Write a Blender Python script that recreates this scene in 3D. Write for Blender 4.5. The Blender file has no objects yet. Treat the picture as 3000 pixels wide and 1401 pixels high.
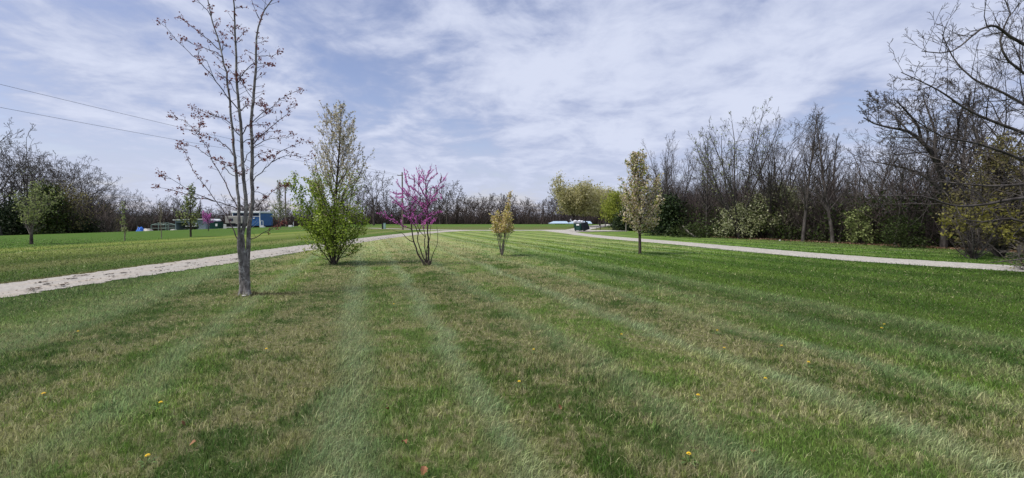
import bpy, math, random
import numpy as np
from mathutils import Vector, Matrix, noise as mnoise

C = bpy.context.scene
COL = C.collection
# ------------------------------------------------------------------ camera
F = 1300.0; CX, CY, HZ = 1500.0, 700.5, 643.0; CAMH = 1.65
PITCH = math.atan((CY - HZ) / F)
cd = bpy.data.cameras.new('camera'); cam = bpy.data.objects.new('camera', cd); COL.objects.link(cam)
cd.sensor_width = 36; cd.lens = 36 * F / 3000; cd.clip_end = 4000; cd.clip_start = 0.05
cam.location = (0, 0, CAMH); cam.rotation_euler = (math.pi / 2 - PITCH, 0, 0)
C.camera = cam
C.render.resolution_x = 1024; C.render.resolution_y = 478

# ------------------------------------------------------------------ node helpers
class S:
    """a shader socket with arithmetic"""
    def __init__(s, nt, sock): s.nt = nt; s.o = sock
    def _m(s, op, b=None, c=None, rev=False, clamp=False):
        n = s.nt.nodes.new('ShaderNodeMath'); n.operation = op; n.use_clamp = clamp
        xs = [s, b, c] if not rev else [b, s, c]
        for i, x in enumerate(xs):
            if x is None: continue
            if isinstance(x, S): s.nt.links.new(x.o, n.inputs[i])
            else: n.inputs[i].default_value = x
        return S(s.nt, n.outputs[0])
    def __add__(s, b): return s._m('ADD', b)
    __radd__ = __add__
    def __mul__(s, b): return s._m('MULTIPLY', b)
    __rmul__ = __mul__
    def __sub__(s, b): return s._m('SUBTRACT', b)
    def __rsub__(s, b): return s._m('SUBTRACT', b, rev=True)
    def __truediv__(s, b): return s._m('DIVIDE', b)
    def sat(s): return s._m('ADD', 0.0, clamp=True)
    def step(s, a, b):
        n = s.nt.nodes.new('ShaderNodeMapRange'); n.interpolation_type = 'SMOOTHSTEP'
        s.nt.links.new(s.o, n.inputs[0]); n.inputs[1].default_value = a; n.inputs[2].default_value = b
        return S(s.nt, n.outputs[0])
def mixc(nt, f, a, b):
    n = nt.nodes.new('ShaderNodeMix'); n.data_type = 'RGBA'
    for i, x in ((0, f), (6, a), (7, b)):
        if isinstance(x, S): nt.links.new(x.o, n.inputs[i])
        elif i == 0: n.inputs[0].default_value = x
        else: n.inputs[i].default_value = (*x, 1)
    return S(nt, n.outputs[2])
def ramp(nt, f, stops, interp='EASE'):
    n = nt.nodes.new('ShaderNodeValToRGB'); nt.links.new(f.o, n.inputs[0]); cr = n.color_ramp
    cr.interpolation = interp
    cr.elements.remove(cr.elements[1]); cr.elements[0].position = stops[0][0]
    for i, (p, c) in enumerate(stops):
        e = cr.elements[0] if i == 0 else cr.elements.new(p)
        e.color = (c, c, c, 1) if not hasattr(c, '__len__') else (*c, 1)
    return S(nt, n.outputs[0])
def noise(nt, vec, scale, detail=4, rough=0.55, dist=0.0):
    n = nt.nodes.new('ShaderNodeTexNoise'); n.inputs['Scale'].default_value = scale
    n.inputs['Detail'].default_value = detail; n.inputs['Roughness'].default_value = rough
    n.inputs['Distortion'].default_value = dist
    if vec is not None: nt.links.new(vec.o, n.inputs['Vector'])
    return S(nt, n.outputs[0])
def comb(nt, x, y, z):
    n = nt.nodes.new('ShaderNodeCombineXYZ')
    for i, v in enumerate((x, y, z)):
        if isinstance(v, S): nt.links.new(v.o, n.inputs[i])
        else: n.inputs[i].default_value = v
    return S(nt, n.outputs[0])
def sepxyz(nt, v):
    n = nt.nodes.new('ShaderNodeSeparateXYZ'); nt.links.new(v.o, n.inputs[0])
    return [S(nt, o) for o in n.outputs]
def geo_pos(nt):
    return S(nt, nt.nodes.new('ShaderNodeNewGeometry').outputs['Position'])
def obj_pos(nt):
    return S(nt, nt.nodes.new('ShaderNodeTexCoord').outputs['Object'])
def attr(nt, name):
    n = nt.nodes.new('ShaderNodeAttribute'); n.attribute_name = name
    return S(nt, n.outputs['Fac'])
def new_mat(name, rough=0.8, spec=0.2):
    m = bpy.data.materials.new(name); m.use_nodes = True; nt = m.node_tree
    b = nt.nodes['Principled BSDF']; b.inputs['Roughness'].default_value = rough
    b.inputs['Specular IOR Level'].default_value = spec
    return m, nt, b
def bump(nt, b, h, strength=0.5, dist=0.02):
    n = nt.nodes.new('ShaderNodeBump'); n.inputs['Strength'].default_value = strength
    n.inputs['Distance'].default_value = dist; nt.links.new(h.o, n.inputs['Height'])
    nt.links.new(n.outputs[0], b.inputs['Normal'])

# ------------------------------------------------------------------ sky, sun, exposure
SUN_EL, SUN_AZ = math.radians(58), math.radians(-112)
w = bpy.data.worlds.new('World'); C.world = w; w.use_nodes = True; nt = w.node_tree
nt.nodes.clear()
out = nt.nodes.new('ShaderNodeOutputWorld')
sky = nt.nodes.new('ShaderNodeTexSky'); sky.sky_type = 'NISHITA'; sky.sun_disc = False
sky.sun_elevation = SUN_EL; sky.sun_rotation = SUN_AZ; sky.air_density = 1.0; sky.dust_density = 0.8; sky.ozone_density = 2.0
bg1 = nt.nodes.new('ShaderNodeBackground'); bg1.inputs[1].default_value = 0.085
tint = nt.nodes.new('ShaderNodeMix'); tint.data_type = 'RGBA'; tint.blend_type = 'MULTIPLY'; tint.inputs[0].default_value = 1
nt.links.new(sky.outputs[0], tint.inputs[6]); tint.inputs[7].default_value = (1.18, 0.98, 1.0, 1)
nt.links.new(tint.outputs[2], bg1.inputs[0])
tc = nt.nodes.new('ShaderNodeTexCoord'); dv = S(nt, tc.outputs['Generated'])
dx, dy, dz = sepxyz(nt, dv)
den = dz._m('MAXIMUM', 0.0) + 0.16
px_, py_ = dx / den, dy / den                       # the cloud layer, seen in perspective
pl = comb(nt, px_, py_ * 0.42, 0.0)
big = noise(nt, comb(nt, px_ * 1.0 + 3.1, py_ * 0.45 + 1.7, 0.0), 0.85, 3, 0.5, 0.6)
med = noise(nt, comb(nt, px_ + 9.0, py_ * 0.8 + 4.0, 2.0), 2.1, 6, 0.58, 0.5)
fin = noise(nt, comb(nt, px_ + 20.0, py_ * 1.1, 5.0), 6.5, 6, 0.6, 0.3)
dens = big * 0.55 + med * 0.45 + (fin - 0.5) * 0.22
right = (dx + 0.2).step(-0.2, 0.6)
dens = dens + right * 0.06 - 0.01
fade = dz.step(0.0, 0.22)
cover = dens.step(0.35, 0.54)                     # where a cloud hides the blue
cover = cover * fade + (1.0 - fade) * (cover * 0.45 + 0.5)
lit = (med * 0.45 + big * 0.35 + fin * 0.20 + right * 0.015).step(0.415, 0.615)  # thin bright parts against thick grey ones
lit = lit * (0.35 + 0.65 * fade) + (1.0 - fade) * 0.45
ccol = mixc(nt, lit, (0.330, 0.378, 0.540), (0.545, 0.585, 0.715))
bg2 = nt.nodes.new('ShaderNodeBackground'); nt.links.new(ccol.o, bg2.inputs[0]); bg2.inputs[1].default_value = 0.76
mx = nt.nodes.new('ShaderNodeMixShader'); nt.links.new((cover * 0.97).o, mx.inputs[0])
nt.links.new(bg1.outputs[0], mx.inputs[1]); nt.links.new(bg2.outputs[0], mx.inputs[2])
nt.links.new(mx.outputs[0], out.inputs[0])
w.cycles.sampling_method = 'MANUAL'; w.cycles.sample_map_resolution = 512

sl = bpy.data.lights.new('sun', 'SUN'); sun = bpy.data.objects.new('sun', sl); COL.objects.link(sun)
sl.energy = 2.6; sl.angle = math.radians(12); sl.color = (1, 0.95, 0.87)
sd = Vector((math.sin(SUN_AZ) * math.cos(SUN_EL), math.cos(SUN_AZ) * math.cos(SUN_EL), math.sin(SUN_EL)))
sun.rotation_euler = sd.to_track_quat('Z', 'Y').to_euler()
vs = C.view_settings; vs.view_transform = 'Standard'; vs.look = 'None'; vs.gamma = 1; vs.exposure = 0.75

# ------------------------------------------------------------------ placing
def hz(x, y):
    return -min(2.2, 0.05 * max(0.0, -52 - x)) - min(2.2, 0.08 * max(0.0, y - 150))
def hz_np(x, y):
    return -np.minimum(2.2, 0.05 * np.maximum(0.0, -52 - x)) - np.minimum(2.2, 0.08 * np.maximum(0.0, y - 150))
def at(px, py, Y):
    """point seen at pixel px, py standing Y metres in front of the camera"""
    u = (px - CX) / F; v = (CY - py) / F
    cp, sp = math.cos(PITCH), math.sin(PITCH)
    d = Vector((u, cp + v * sp, -sp + v * cp))
    return Vector((0, 0, CAMH)) + d * (Y / d.y)
def on_ground(px, py):
    u = (px - CX) / F; v = (CY - py) / F
    cp, sp = math.cos(PITCH), math.sin(PITCH)
    d = Vector((u, cp + v * sp, -sp + v * cp))
    t = -CAMH / d.z
    return Vector((d.x * t, d.y * t, 0))
def ht(py, Y): return at(CX, py, Y).z

# ------------------------------------------------------------------ objects
def tag(o, label=None, cat=None, group=None, kind=None):
    if label: o['label'] = label
    if cat: o['category'] = cat
    if group: o['group'] = group
    if kind: o['kind'] = kind
    return o
def empty(name, loc, label, cat, group=None, rz=0.0):
    o = bpy.data.objects.new(name, None); COL.objects.link(o); o.empty_display_size = 0.2
    o.location = loc; o.rotation_euler = (0, 0, rz)
    return tag(o, label, cat, group)
def link(name, me, mat, parent=None):
    o = bpy.data.objects.new(name, me); COL.objects.link(o)
    if mat is not None:
        for m_ in (mat if isinstance(mat, (list, tuple)) else [mat]): me.materials.append(m_)
    if parent: o.parent = parent
    return o
def np_mesh(name, V, faces, attrs=None, smooth=False, mi=None):
    """V (n,3); faces: list of int arrays (m,k)"""
    me = bpy.data.meshes.new(name)
    V = np.asarray(V, np.float32)
    faces = [np.asarray(f, np.int32) for f in faces if len(f)]
    me.vertices.add(len(V)); me.vertices.foreach_set('co', V.ravel())
    idx = np.concatenate([f.ravel() for f in faces]); tot = np.concatenate([np.full(len(f), f.shape[1], np.int32) for f in faces])
    st = np.concatenate(([0], np.cumsum(tot)[:-1])).astype(np.int32)
    me.loops.add(len(idx)); me.loops.foreach_set('vertex_index', idx)
    me.polygons.add(len(tot)); me.polygons.foreach_set('loop_start', st)
    if smooth: me.polygons.foreach_set('use_smooth', np.ones(len(tot), bool))
    me.update(calc_edges=True)
    if attrs:
        for k, a in attrs.items():
            at_ = me.attributes.new(k, 'FLOAT', 'POINT'); at_.data.foreach_set('value', np.asarray(a, np.float32))
    return me
class MB:
    """collects boxes, prisms and tubes into ONE mesh"""
    def __init__(s): s.v = []; s.f = []
    def box(s, x0, x1, y0, y1, z0, z1, M=None):
        return s.hexa([(x0, y0, z0), (x1, y0, z0), (x1, y1, z0), (x0, y1, z0), (x0, y0, z1), (x1, y0, z1), (x1, y1, z1), (x0, y1, z1)], M)
    def hexa(s, pts, M=None):
        n = len(s.v)
        for p in pts:
            p = Vector(p); s.v.append(tuple(M @ p if M else p))
        for q in ((0, 3, 2, 1), (4, 5, 6, 7), (0, 1, 5, 4), (1, 2, 6, 5), (2, 3, 7, 6), (3, 0, 4, 7)): s.f.append([n + i for i in q])
        return s
    def prism(s, prof, x0, x1):
        """profile in (y, z), extruded along x"""
        n = len(s.v); k = len(prof)
        for x in (x0, x1):
            for (y, z) in prof: s.v.append((x, y, z))
        s.f.append([n + i for i in range(k)][::-1]); s.f.append([n + k + i for i in range(k)])
        for i in range(k): s.f.append([n + i, n + (i + 1) % k, n + k + (i + 1) % k, n + k + i])
        return s
    def tube(s, a, b, r0, r1=None, k=10):
        a, b = Vector(a), Vector(b); r1 = r0 if r1 is None else r1
        d = (b - a).normalized(); u = d.orthogonal().normalized(); v = d.cross(u); n = len(s.v)
        for p, r in ((a, r0), (b, r1)):
            for i in range(k):
                t = 2 * math.pi * i / k; s.v.append(tuple(p + (u * math.cos(t) + v * math.sin(t)) * r))
        s.f.append([n + i for i in range(k)][::-1]); s.f.append([n + k + i for i in range(k)])
        for i in range(k): s.f.append([n + i, n + (i + 1) % k, n + k + (i + 1) % k, n + k + i])
        return s
    def build(s, name, mat, parent=None, bevel=0.0):
        me = bpy.data.meshes.new(name); me.from_pydata(s.v, [], s.f); me.update()
        o = link(name, me, mat, parent)
        if bevel:
            b = o.modifiers.new('bevel', 'BEVEL'); b.width = bevel; b.segments = 2
        return o
def copy_tree(o, parent=None):
    c = o.copy(); COL.objects.link(c)
    if parent: c.parent = parent
    for ch in o.children: copy_tree(ch, c)
    return c

# ------------------------------------------------------------------ the lawn colour, shared by soil sheet and blades
def lawn_color(nt, blades):
    P = geo_pos(nt); X, Y, Z = sepxyz(nt, P)
    P2 = comb(nt, X, Y, 0.0)
    wob = noise(nt, P2, 0.35, 2) - 0.5
    wob2 = noise(nt, P2, 3.0, 3, 0.6) - 0.5
    s = X + Y * 0.33 + wob * 0.9 + wob2 * 0.22
    # mowing marks: pale flattened strips between s=-6 and s=10 by hand, then regular ones
    def sp(v): return (v + 6) / 16
    marks = [(-6, .2), (-4.5, .6), (-4.0, .1), (-2.75, .1), (-2.3, .75), (-1.9, .1), (-.6, .1), (-.22, 1), (.2, .12), (.7, .15), (1.05, 1), (1.35, 0), (2.2, .1), (2.65, .6), (3.0, .1), (3.75, .1), (4.15, .95), (4.5, 0), (5.2, .05), (5.7, .6), (6.1, 0), (7.1, .3), (7.6, 0), (8.8, .35), (9.2, 0), (10, 0)]
    pale = ramp(nt, (s + 6.0) / 16.0, [(sp(a), b) for a, b in marks])
    ww = (s * (2 * math.pi / 1.45))._m('SINE')
    reg = ww.step(0.1, 0.95)
    farmix = Y.step(14, 26)
    pale = pale * (1.0 - farmix * 0.5) + reg * farmix * 0.45
    band = (s * (math.pi / 1.45) + 0.4)._m('SINE').step(-0.6, 0.6)      # alternate passes
    # regions
    inner = s.step(-7.5, -3.0) * (1.0 - s.step(5.5, 9.5))
    midlawn = Y.step(16, 30) * (1.0 - X.step(8, 14))
    n1 = noise(nt, P2, 0.55, 5, 0.6); n2 = noise(nt, P2, 2.6, 5, 0.62); n3 = noise(nt, P2, 14.0, 3, 0.6)
    dry = (n1 * 0.45 + n2 * 0.4 + n3 * 0.25 + inner * 0.075 + midlawn * 0.03).step(0.565, 0.68)
    dry = dry * (0.25 + 0.75 * (inner._m('MAXIMUM', midlawn * 0.75)))
    lush = noise(nt, P2, 0.22, 3)
    g = mixc(nt, (n2 * 0.6 + lush * 0.6).step(0.45, 0.78), (0.055, 0.138, 0.007), (0.175, 0.300, 0.026))
    g = mixc(nt, (1.0 - band) * 0.6, g, (0.032, 0.085, 0.007))
    g = mixc(nt, band * (0.35 - inner * 0.15), g, (0.175, 0.265, 0.048))
    g = mixc(nt, s.step(5.0, 9.0) * (1.0 - Y.step(22, 34)) * 0.42, g, (0.046, 0.125, 0.008))
    g = mixc(nt, (1.0 - s.step(-7.0, -4.0)) * 0.35, g, (0.050, 0.120, 0.010))
    g = mixc(nt, midlawn * 0.55, g, mixc(nt, band, (0.120, 0.195, 0.028), (0.300, 0.365, 0.105)))
    g = mixc(nt, pale * 0.78, g, (0.345, 0.430, 0.235))
    g = mixc(nt, dry * (0.78 - pale * 0.45), g, mixc(nt, n3.step(0.4, 0.6), (0.27, 0.265, 0.09), (0.50, 0.435, 0.26)))
    # strip beyond the left drive
    m2 = noise(nt, P2, 0.25, 3) - 0.5
    sx = (X + m2 * 1.2 + 60.0) / 50.0
    lf = ramp(nt, sx, [(0, (0.075, 0.140, 0.027)), (.42, (0.070, 0.135, 0.025)), (.60, (0.075, 0.140, 0.026)), (.655, (0.235, 0.265, 0.065)), (.70, (0.125, 0.175, 0.038)), (.715, (0.225, 0.245, 0.075)),
        (.78, (0.150, 0.185, 0.045)), (.82, (0.090, 0.125, 0.028)), (.86, (0.200, 0.205, 0.075)), (.90, (0.085, 0.140, 0.028)), (.935, (0.065, 0.12, 0.022)), (1.0, (0.07, 0.13, 0.02))])
    lf = mixc(nt, 0.18, lf, (0.10, 0.20, 0.022))
    lf = mixc(nt, (n1 * 0.5 + n2 * 0.5).step(0.5, 0.66) * 0.5, lf, (0.18, 0.165, 0.075))
    col = mixc(nt, 1.0 - X.step(-13.2, -12.6), g, lf)
    # beyond the cross road
    bk = mixc(nt, (n1 * 0.6 + n2 * 0.4 - (Y.step(75, 120)) * 0.12).step(0.38, 0.60), (0.100, 0.175, 0.035), (0.165, 0.135, 0.065))
    col = mixc(nt, (Y + X * 0.0).step(69, 71) * X.step(-53, -20), col, bk)
    # brown ground patches by the maple and leaf mould under the right wood
    def spot(x, y, rx, ry):
        a = (X - x) / rx; b = (Y - y) / ry
        return 1.0 - ((a * a + b * b)._m('SQRT') + wob2 * 1.2).step(0.6, 1.15)
    p = on_ground(790, 862)
    col = mixc(nt, spot(p.x, p.y, 0.85, 0.22) * 0.75, col, (0.085, 0.062, 0.035))
    p = on_ground(705, 864)
    col = mixc(nt, spot(-5.85, 9.75, 0.35, 0.3) * 0.7, col, (0.09, 0.065, 0.04))
    col = mixc(nt, spot(15.6, 11.5, 1.6, 1.0) * 0.8, col, (0.16, 0.13, 0.085))
    rw = (X + Y * 0.328 + wob * 1.5 + wob2 * 0.8).step(31.6, 33.4) * (X - Y * 0.34 + 2.2 + wob * 1.5).step(0.0, 1.5)
    col = mixc(nt, rw, col, mixc(nt, n2.step(0.4, 0.65), (0.07, 0.048, 0.028), (0.15, 0.10, 0.062)))
    vg = (X + Y * 0.328 + wob * 2).step(26.5, 29.5) * (1.0 - Y.step(40, 60))
    col = mixc(nt, vg * (1.0 - rw) * (n2 * 0.6 + n3 * 0.4).step(0.42, 0.62) * 0.6, col, (0.13, 0.105, 0.06))
    # sandy rim along the gravel
    rim = X.step(-13.6, -12.95) * (1.0 - X.step(-12.9, -12.6)) * (1.0 - Y.step(40, 50))
    col = mixc(nt, rim * 0.6, col, (0.24, 0.16, 0.09))
    return col, P2, n3
def m_lawn():
    m, nt, b = new_mat('lawn', 0.95, 0.05)
    col, P2, n3 = lawn_color(nt, False)
    X, Y, Z = sepxyz(nt, P2)
    f1 = noise(nt, P2, 70.0, 3, 0.7); f2 = noise(nt, P2, 9.0, 6, 0.72)
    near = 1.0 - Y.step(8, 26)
    k = (f1 * 0.5 + f2 * 0.5).step(0.30, 0.68)
    tex = mixc(nt, k, (0.46, 0.46, 0.46), (1.05, 1.05, 1.05))
    mul = nt.nodes.new('ShaderNodeMix'); mul.data_type = 'RGBA'; mul.blend_type = 'MULTIPLY'; mul.inputs[0].default_value = 1
    nt.links.new(col.o, mul.inputs[6]); nt.links.new(tex.o, mul.inputs[7])
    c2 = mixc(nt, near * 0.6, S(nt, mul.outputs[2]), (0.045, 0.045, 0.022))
    nt.links.new(c2.o, b.inputs['Base Color'])
    bump(nt, b, f1 * 0.4 + f2, 0.6, 0.05)
    return m
def m_blades():
    m, nt, b = new_mat('grass_blades', 0.55, 0.35)
    col, P2, n3 = lawn_color(nt, True)
    r = attr(nt, 'rnd')
    c = mixc(nt, r.step(0.89, 0.93) * 0.8, col, (0.46, 0.40, 0.24))
    c = mixc(nt, (1.0 - r.step(0.02, 0.35)) * 0.5, c, (0.025, 0.06, 0.012))
    c = mixc(nt, r.step(0.55, 0.85) * 0.22, c, (0.17, 0.25, 0.07))
    r2 = (r * 37.7)._m('FRACT')
    vv = comb(nt, r2 * 1.5 + 0.35, r2 * 1.5 + 0.35, r2 * 1.5 + 0.35)
    mul = nt.nodes.new('ShaderNodeMix'); mul.data_type = 'RGBA'; mul.blend_type = 'MULTIPLY'; mul.inputs[0].default_value = 1
    nt.links.new(c.o, mul.inputs[6]); nt.links.new(vv.o, mul.inputs[7]); c = S(nt, mul.outputs[2])
    nt.links.new(c.o, b.inputs['Base Color'])
    # thin leaves let light through
    tr = nt.nodes.new('ShaderNodeBsdfTranslucent'); nt.links.new(c.o, tr.inputs[0])
    ms = nt.nodes.new('ShaderNodeMixShader'); ms.inputs[0].default_value = 0.4
    o_ = nt.nodes['Material Output']
    nt.links.new(b.outputs[0], ms.inputs[1]); nt.links.new(tr.outputs[0], ms.inputs[2]); nt.links.new(ms.outputs[0], o_.inputs[0])
    return m
def m_leaf(name, cols, trans=0.45, rough=0.6):
    """leaf material: colour picked per leaf from a list"""
    m, nt, b = new_mat(name, rough, 0.25)
    r = attr(nt, 'rnd'); n = len(cols)
    c = ramp(nt, r, [((i + 0.5) / n, q) for i, q in enumerate(cols)], 'LINEAR')
    nt.links.new(c.o, b.inputs['Base Color'])
    tr = nt.nodes.new('ShaderNodeBsdfTranslucent'); nt.links.new(c.o, tr.inputs[0])
    ms = nt.nodes.new('ShaderNodeMixShader'); ms.inputs[0].default_value = trans
    nt.links.new(b.outputs[0], ms.inputs[1]); nt.links.new(tr.outputs[0], ms.inputs[2])
    nt.links.new(ms.outputs[0], nt.nodes['Material Output'].inputs[0])
    return m
def m_bark(name, a, b_, scale=14, lichen=None):
    m, nt, b = new_mat(name, 0.9, 0.1)
    P = obj_pos(nt); X, Y, Z = sepxyz(nt, P)
    Q = comb(nt, X, Y, Z * 0.35)
    f = noise(nt, Q, scale, 5, 0.65)
    c = mixc(nt, f.step(0.38, 0.62), a, b_)
    if lichen:
        g = noise(nt, P, 9, 4, 0.7); c = mixc(nt, g.step(0.52, 0.62) * 0.8, c, lichen)
    nt.links.new(c.o, b.inputs['Base Color']); bump(nt, b, f, 0.7, 0.03)
    return m
def m_plain(name, c, rough=0.6, var=0.25, metal=0.0, scale=3.0, spec=0.4):
    m, nt, b = new_mat(name, rough, spec); b.inputs['Metallic'].default_value = metal
    P = obj_pos(nt); f = noise(nt, P, scale, 5, 0.65)
    d = tuple(x * (1 - var) for x in c)
    cc = mixc(nt, f.step(0.35, 0.65), d, c); nt.links.new(cc.o, b.inputs['Base Color'])
    return m
def m_gravel(name, light, dark, tint):
    m, nt, b = new_mat(name, 0.95, 0.1)
    P = geo_pos(nt); X, Y, Z = sepxyz(nt, P); P2 = comb(nt, X, Y, 0.0)
    v = nt.nodes.new('ShaderNodeTexVoronoi'); v.inputs['Scale'].default_value = 22; nt.links.new(P2.o, v.inputs['Vector'])
    cellv = sepxyz(nt, S(nt, v.outputs['Color']))[0]
    f = noise(nt, P2, 3.2, 5, 0.7); g = noise(nt, comb(nt, X * 1.6, Y * 0.35, 0.0), 1.3, 4, 0.6)
    k = (cellv * 0.45 + f * 0.7).step(0.28, 0.85)
    c = mixc(nt, k, dark, light); c = mixc(nt, g.step(0.48, 0.70) * 0.6, c, tint)
    nt.links.new(c.o, b.inputs['Base Color'])
    bump(nt, b, S(nt, v.outputs['Distance']) + f, 0.6, 0.03)
    return m
M = dict(
    lawn=m_lawn(), blades=m_blades(),
    gravel=m_gravel('gravel', (0.40, 0.375, 0.34), (0.27, 0.25, 0.225), (0.37, 0.31, 0.24)),
    gravel2=m_gravel('gravel_pale', (0.46, 0.44, 0.40), (0.27, 0.255, 0.23), (0.37, 0.335, 0.28)),
    maple_bark=m_bark('maple_bark', (0.095, 0.085, 0.080), (0.215, 0.200, 0.190), 20, (0.36, 0.35, 0.33)),
    maple_twig=m_bark('maple_twig', (0.040, 0.030, 0.034), (0.080, 0.062, 0.066)),
    dark_bark=m_bark('dark_bark', (0.040, 0.032, 0.027), (0.085, 0.070, 0.060)),
    wood_bark=m_bark('woodland_bark', (0.050, 0.043, 0.040), (0.110, 0.098, 0.092), 5),
    far_bark=m_bark('far_bark', (0.050, 0.040, 0.036), (0.098, 0.080, 0.072), 3),
    grey_bark=m_bark('grey_bark', (0.10, 0.085, 0.075), (0.19, 0.17, 0.155)),
    sapl_bark=m_bark('sapling_bark', (0.16, 0.14, 0.10), (0.26, 0.23, 0.18)),
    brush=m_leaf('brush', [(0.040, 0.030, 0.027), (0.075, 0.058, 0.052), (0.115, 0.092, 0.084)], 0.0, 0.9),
    brushfar=m_leaf('brush_far', [(0.045, 0.032, 0.029), (0.078, 0.058, 0.052), (0.110, 0.085, 0.077)], 0.0, 0.9),
    bud=m_leaf('maple_buds', [(0.12, 0.028, 0.030), (0.21, 0.050, 0.046), (0.24, 0.095, 0.06), (0.13, 0.030, 0.045)]),
    redbud=m_leaf('redbud_bloom', [(0.60, 0.12, 0.48), (0.76, 0.22, 0.66), (0.85, 0.38, 0.78), (0.48, 0.09, 0.38)]),
    green=m_leaf('spring_leaves', [(0.14, 0.22, 0.015), (0.22, 0.33, 0.025), (0.32, 0.43, 0.045), (0.42, 0.52, 0.11)]),
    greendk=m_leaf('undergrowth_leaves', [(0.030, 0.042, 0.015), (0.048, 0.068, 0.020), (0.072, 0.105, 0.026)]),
    pearbl=m_leaf('pear_blossom', [(0.42, 0.36, 0.20), (0.66, 0.62, 0.50), (0.80, 0.77, 0.66), (0.32, 0.33, 0.13), (0.50, 0.40, 0.32)]),
    pearbl2=m_leaf('small_pear_leaves', [(0.54, 0.46, 0.10), (0.46, 0.44, 0.09), (0.66, 0.54, 0.28), (0.48, 0.32, 0.16), (0.76, 0.68, 0.46)]),
    pearbl3=m_leaf('road_pear_blossom', [(0.50, 0.42, 0.22), (0.70, 0.60, 0.46), (0.85, 0.78, 0.66), (0.46, 0.43, 0.12), (0.58, 0.42, 0.32)]),
    pearfar=m_leaf('round_pear_blossom', [(0.330, 0.315, 0.128), (0.495, 0.450, 0.225), (0.660, 0.615, 0.375), (0.300, 0.300, 0.090)]),
    willow=m_leaf('willow_leaves', [(0.180, 0.225, 0.030), (0.270, 0.315, 0.048), (0.360, 0.390, 0.068)]),
    cedar=m_leaf('cedar_foliage', [(0.010, 0.022, 0.006), (0.020, 0.038, 0.010), (0.034, 0.056, 0.014)], 0.1),
    cedar2=m_leaf('cedar_foliage_olive', [(0.016, 0.032, 0.006), (0.040, 0.062, 0.010), (0.075, 0.095, 0.016)], 0.1),
    shrubw=m_leaf('shrub_bloom', [(0.168, 0.196, 0.070), (0.266, 0.294, 0.126), (0.420, 0.434, 0.238), (0.588, 0.588, 0.392)]),
    palegrn=m_leaf('pale_leaves', [(0.154, 0.196, 0.063), (0.238, 0.280, 0.098), (0.336, 0.378, 0.154)]),
    olive=m_leaf('olive_leaves', [(0.085, 0.070, 0.035), (0.135, 0.115, 0.055), (0.18, 0.16, 0.075), (0.24, 0.22, 0.07)]),
    yellowl=m_leaf('yellow_leaves', [(0.17, 0.16, 0.04), (0.30, 0.28, 0.05), (0.13, 0.12, 0.04)]),
    litter=m_leaf('dead_leaves', [(0.10, 0.055, 0.030), (0.20, 0.125, 0.075), (0.30, 0.21, 0.14), (0.06, 0.036, 0.022)], 0.1, 0.9),
    darklit=m_leaf('dark_litter', [(0.028, 0.020, 0.014), (0.05, 0.036, 0.025), (0.09, 0.065, 0.045)], 0.0, 0.9),
    white=m_plain('white_paint', (0.78, 0.79, 0.80), 0.5, 0.1), grey=m_plain('grey_siding', (0.25, 0.30, 0.36), 0.6, 0.2),
    blue=m_plain('blue_siding', (0.035, 0.125, 0.34), 0.5, 0.2), dkblue=m_plain('dark_window', (0.02, 0.03, 0.05), 0.15, 0.2),
    dark=m_plain('near_black', (0.015, 0.015, 0.016), 0.8, 0.2), bin=m_plain('green_bin', (0.012, 0.060, 0.050), 0.45, 0.3),
    lid=m_plain('black_lid', (0.018, 0.022, 0.030), 0.45, 0.3), bag=m_plain('white_bag', (0.72, 0.72, 0.76), 0.4, 0.15, scale=8),
    camper=m_plain('camper_shell', (0.36, 0.34, 0.31), 0.5, 0.2), pole=m_bark('pole_wood', (0.13, 0.105, 0.085), (0.22, 0.18, 0.15)),
    metal=m_plain('galvanised', (0.42, 0.44, 0.45), 0.4, 0.2, 0.6), teal=m_plain('pale_green_metal', (0.30, 0.44, 0.42), 0.5, 0.15),
    frame=m_plain('frame_green', (0.30, 0.42, 0.38), 0.5, 0.2), tarp=m_plain('blue_tarp', (0.03, 0.16, 0.62), 0.5, 0.2),
    roof=m_plain('blue_white_roof', (0.42, 0.55, 0.68), 0.35, 0.15), wire=m_plain('wire', (0.10, 0.10, 0.12), 0.5, 0.1),
    petal=m_plain('dandelion_yellow', (0.75, 0.50, 0.01), 0.6, 0.2, scale=60), stem=m_plain('green_stem', (0.10, 0.18, 0.04), 0.6),
    deadleaf=m_plain('brown_leaf', (0.32, 0.15, 0.07), 0.8, 0.4, scale=20), paper=m_plain('white_litter', (0.7, 0.7, 0.68), 0.7),
    stone=m_plain('pale_stone', (0.38, 0.37, 0.34), 0.9, 0.3, scale=12), fencew=m_bark('fence_post_wood', (0.16, 0.14, 0.12), (0.30, 0.27, 0.24)),
)

# ------------------------------------------------------------------ ground, drives
def grid_axis(a, b, near0, near1, fine, ratio=1.18):
    xs = list(np.arange(near0, near1 + 1e-6, fine)); st = fine
    x = near0
    lo = []
    while x > a: st *= ratio; x = x - st; lo.append(max(x, a))
    st = fine; x = near1; hi = []
    while x < b: st *= ratio; x = x + st; hi.append(min(x, b))
    return np.array(lo[::-1] + xs + hi)
gx = grid_axis(-1500, 1500, -80, 60, 2.0); gy = grid_axis(-200, 2500, -20, 190, 2.0)
GX, GY = np.meshgrid(gx, gy)
V = np.stack([GX.ravel(), GY.ravel(), hz_np(GX, GY).ravel()], 1)
nx_, ny_ = len(gx), len(gy)
i = np.arange((ny_ - 1) * (nx_ - 1)); r_ = i // (nx_ - 1); c_ = i % (nx_ - 1); q = r_ * nx_ + c_
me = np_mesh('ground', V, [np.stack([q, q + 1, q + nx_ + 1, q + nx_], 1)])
ground = tag(link('ground', me, M['lawn']), kind='structure')

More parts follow.
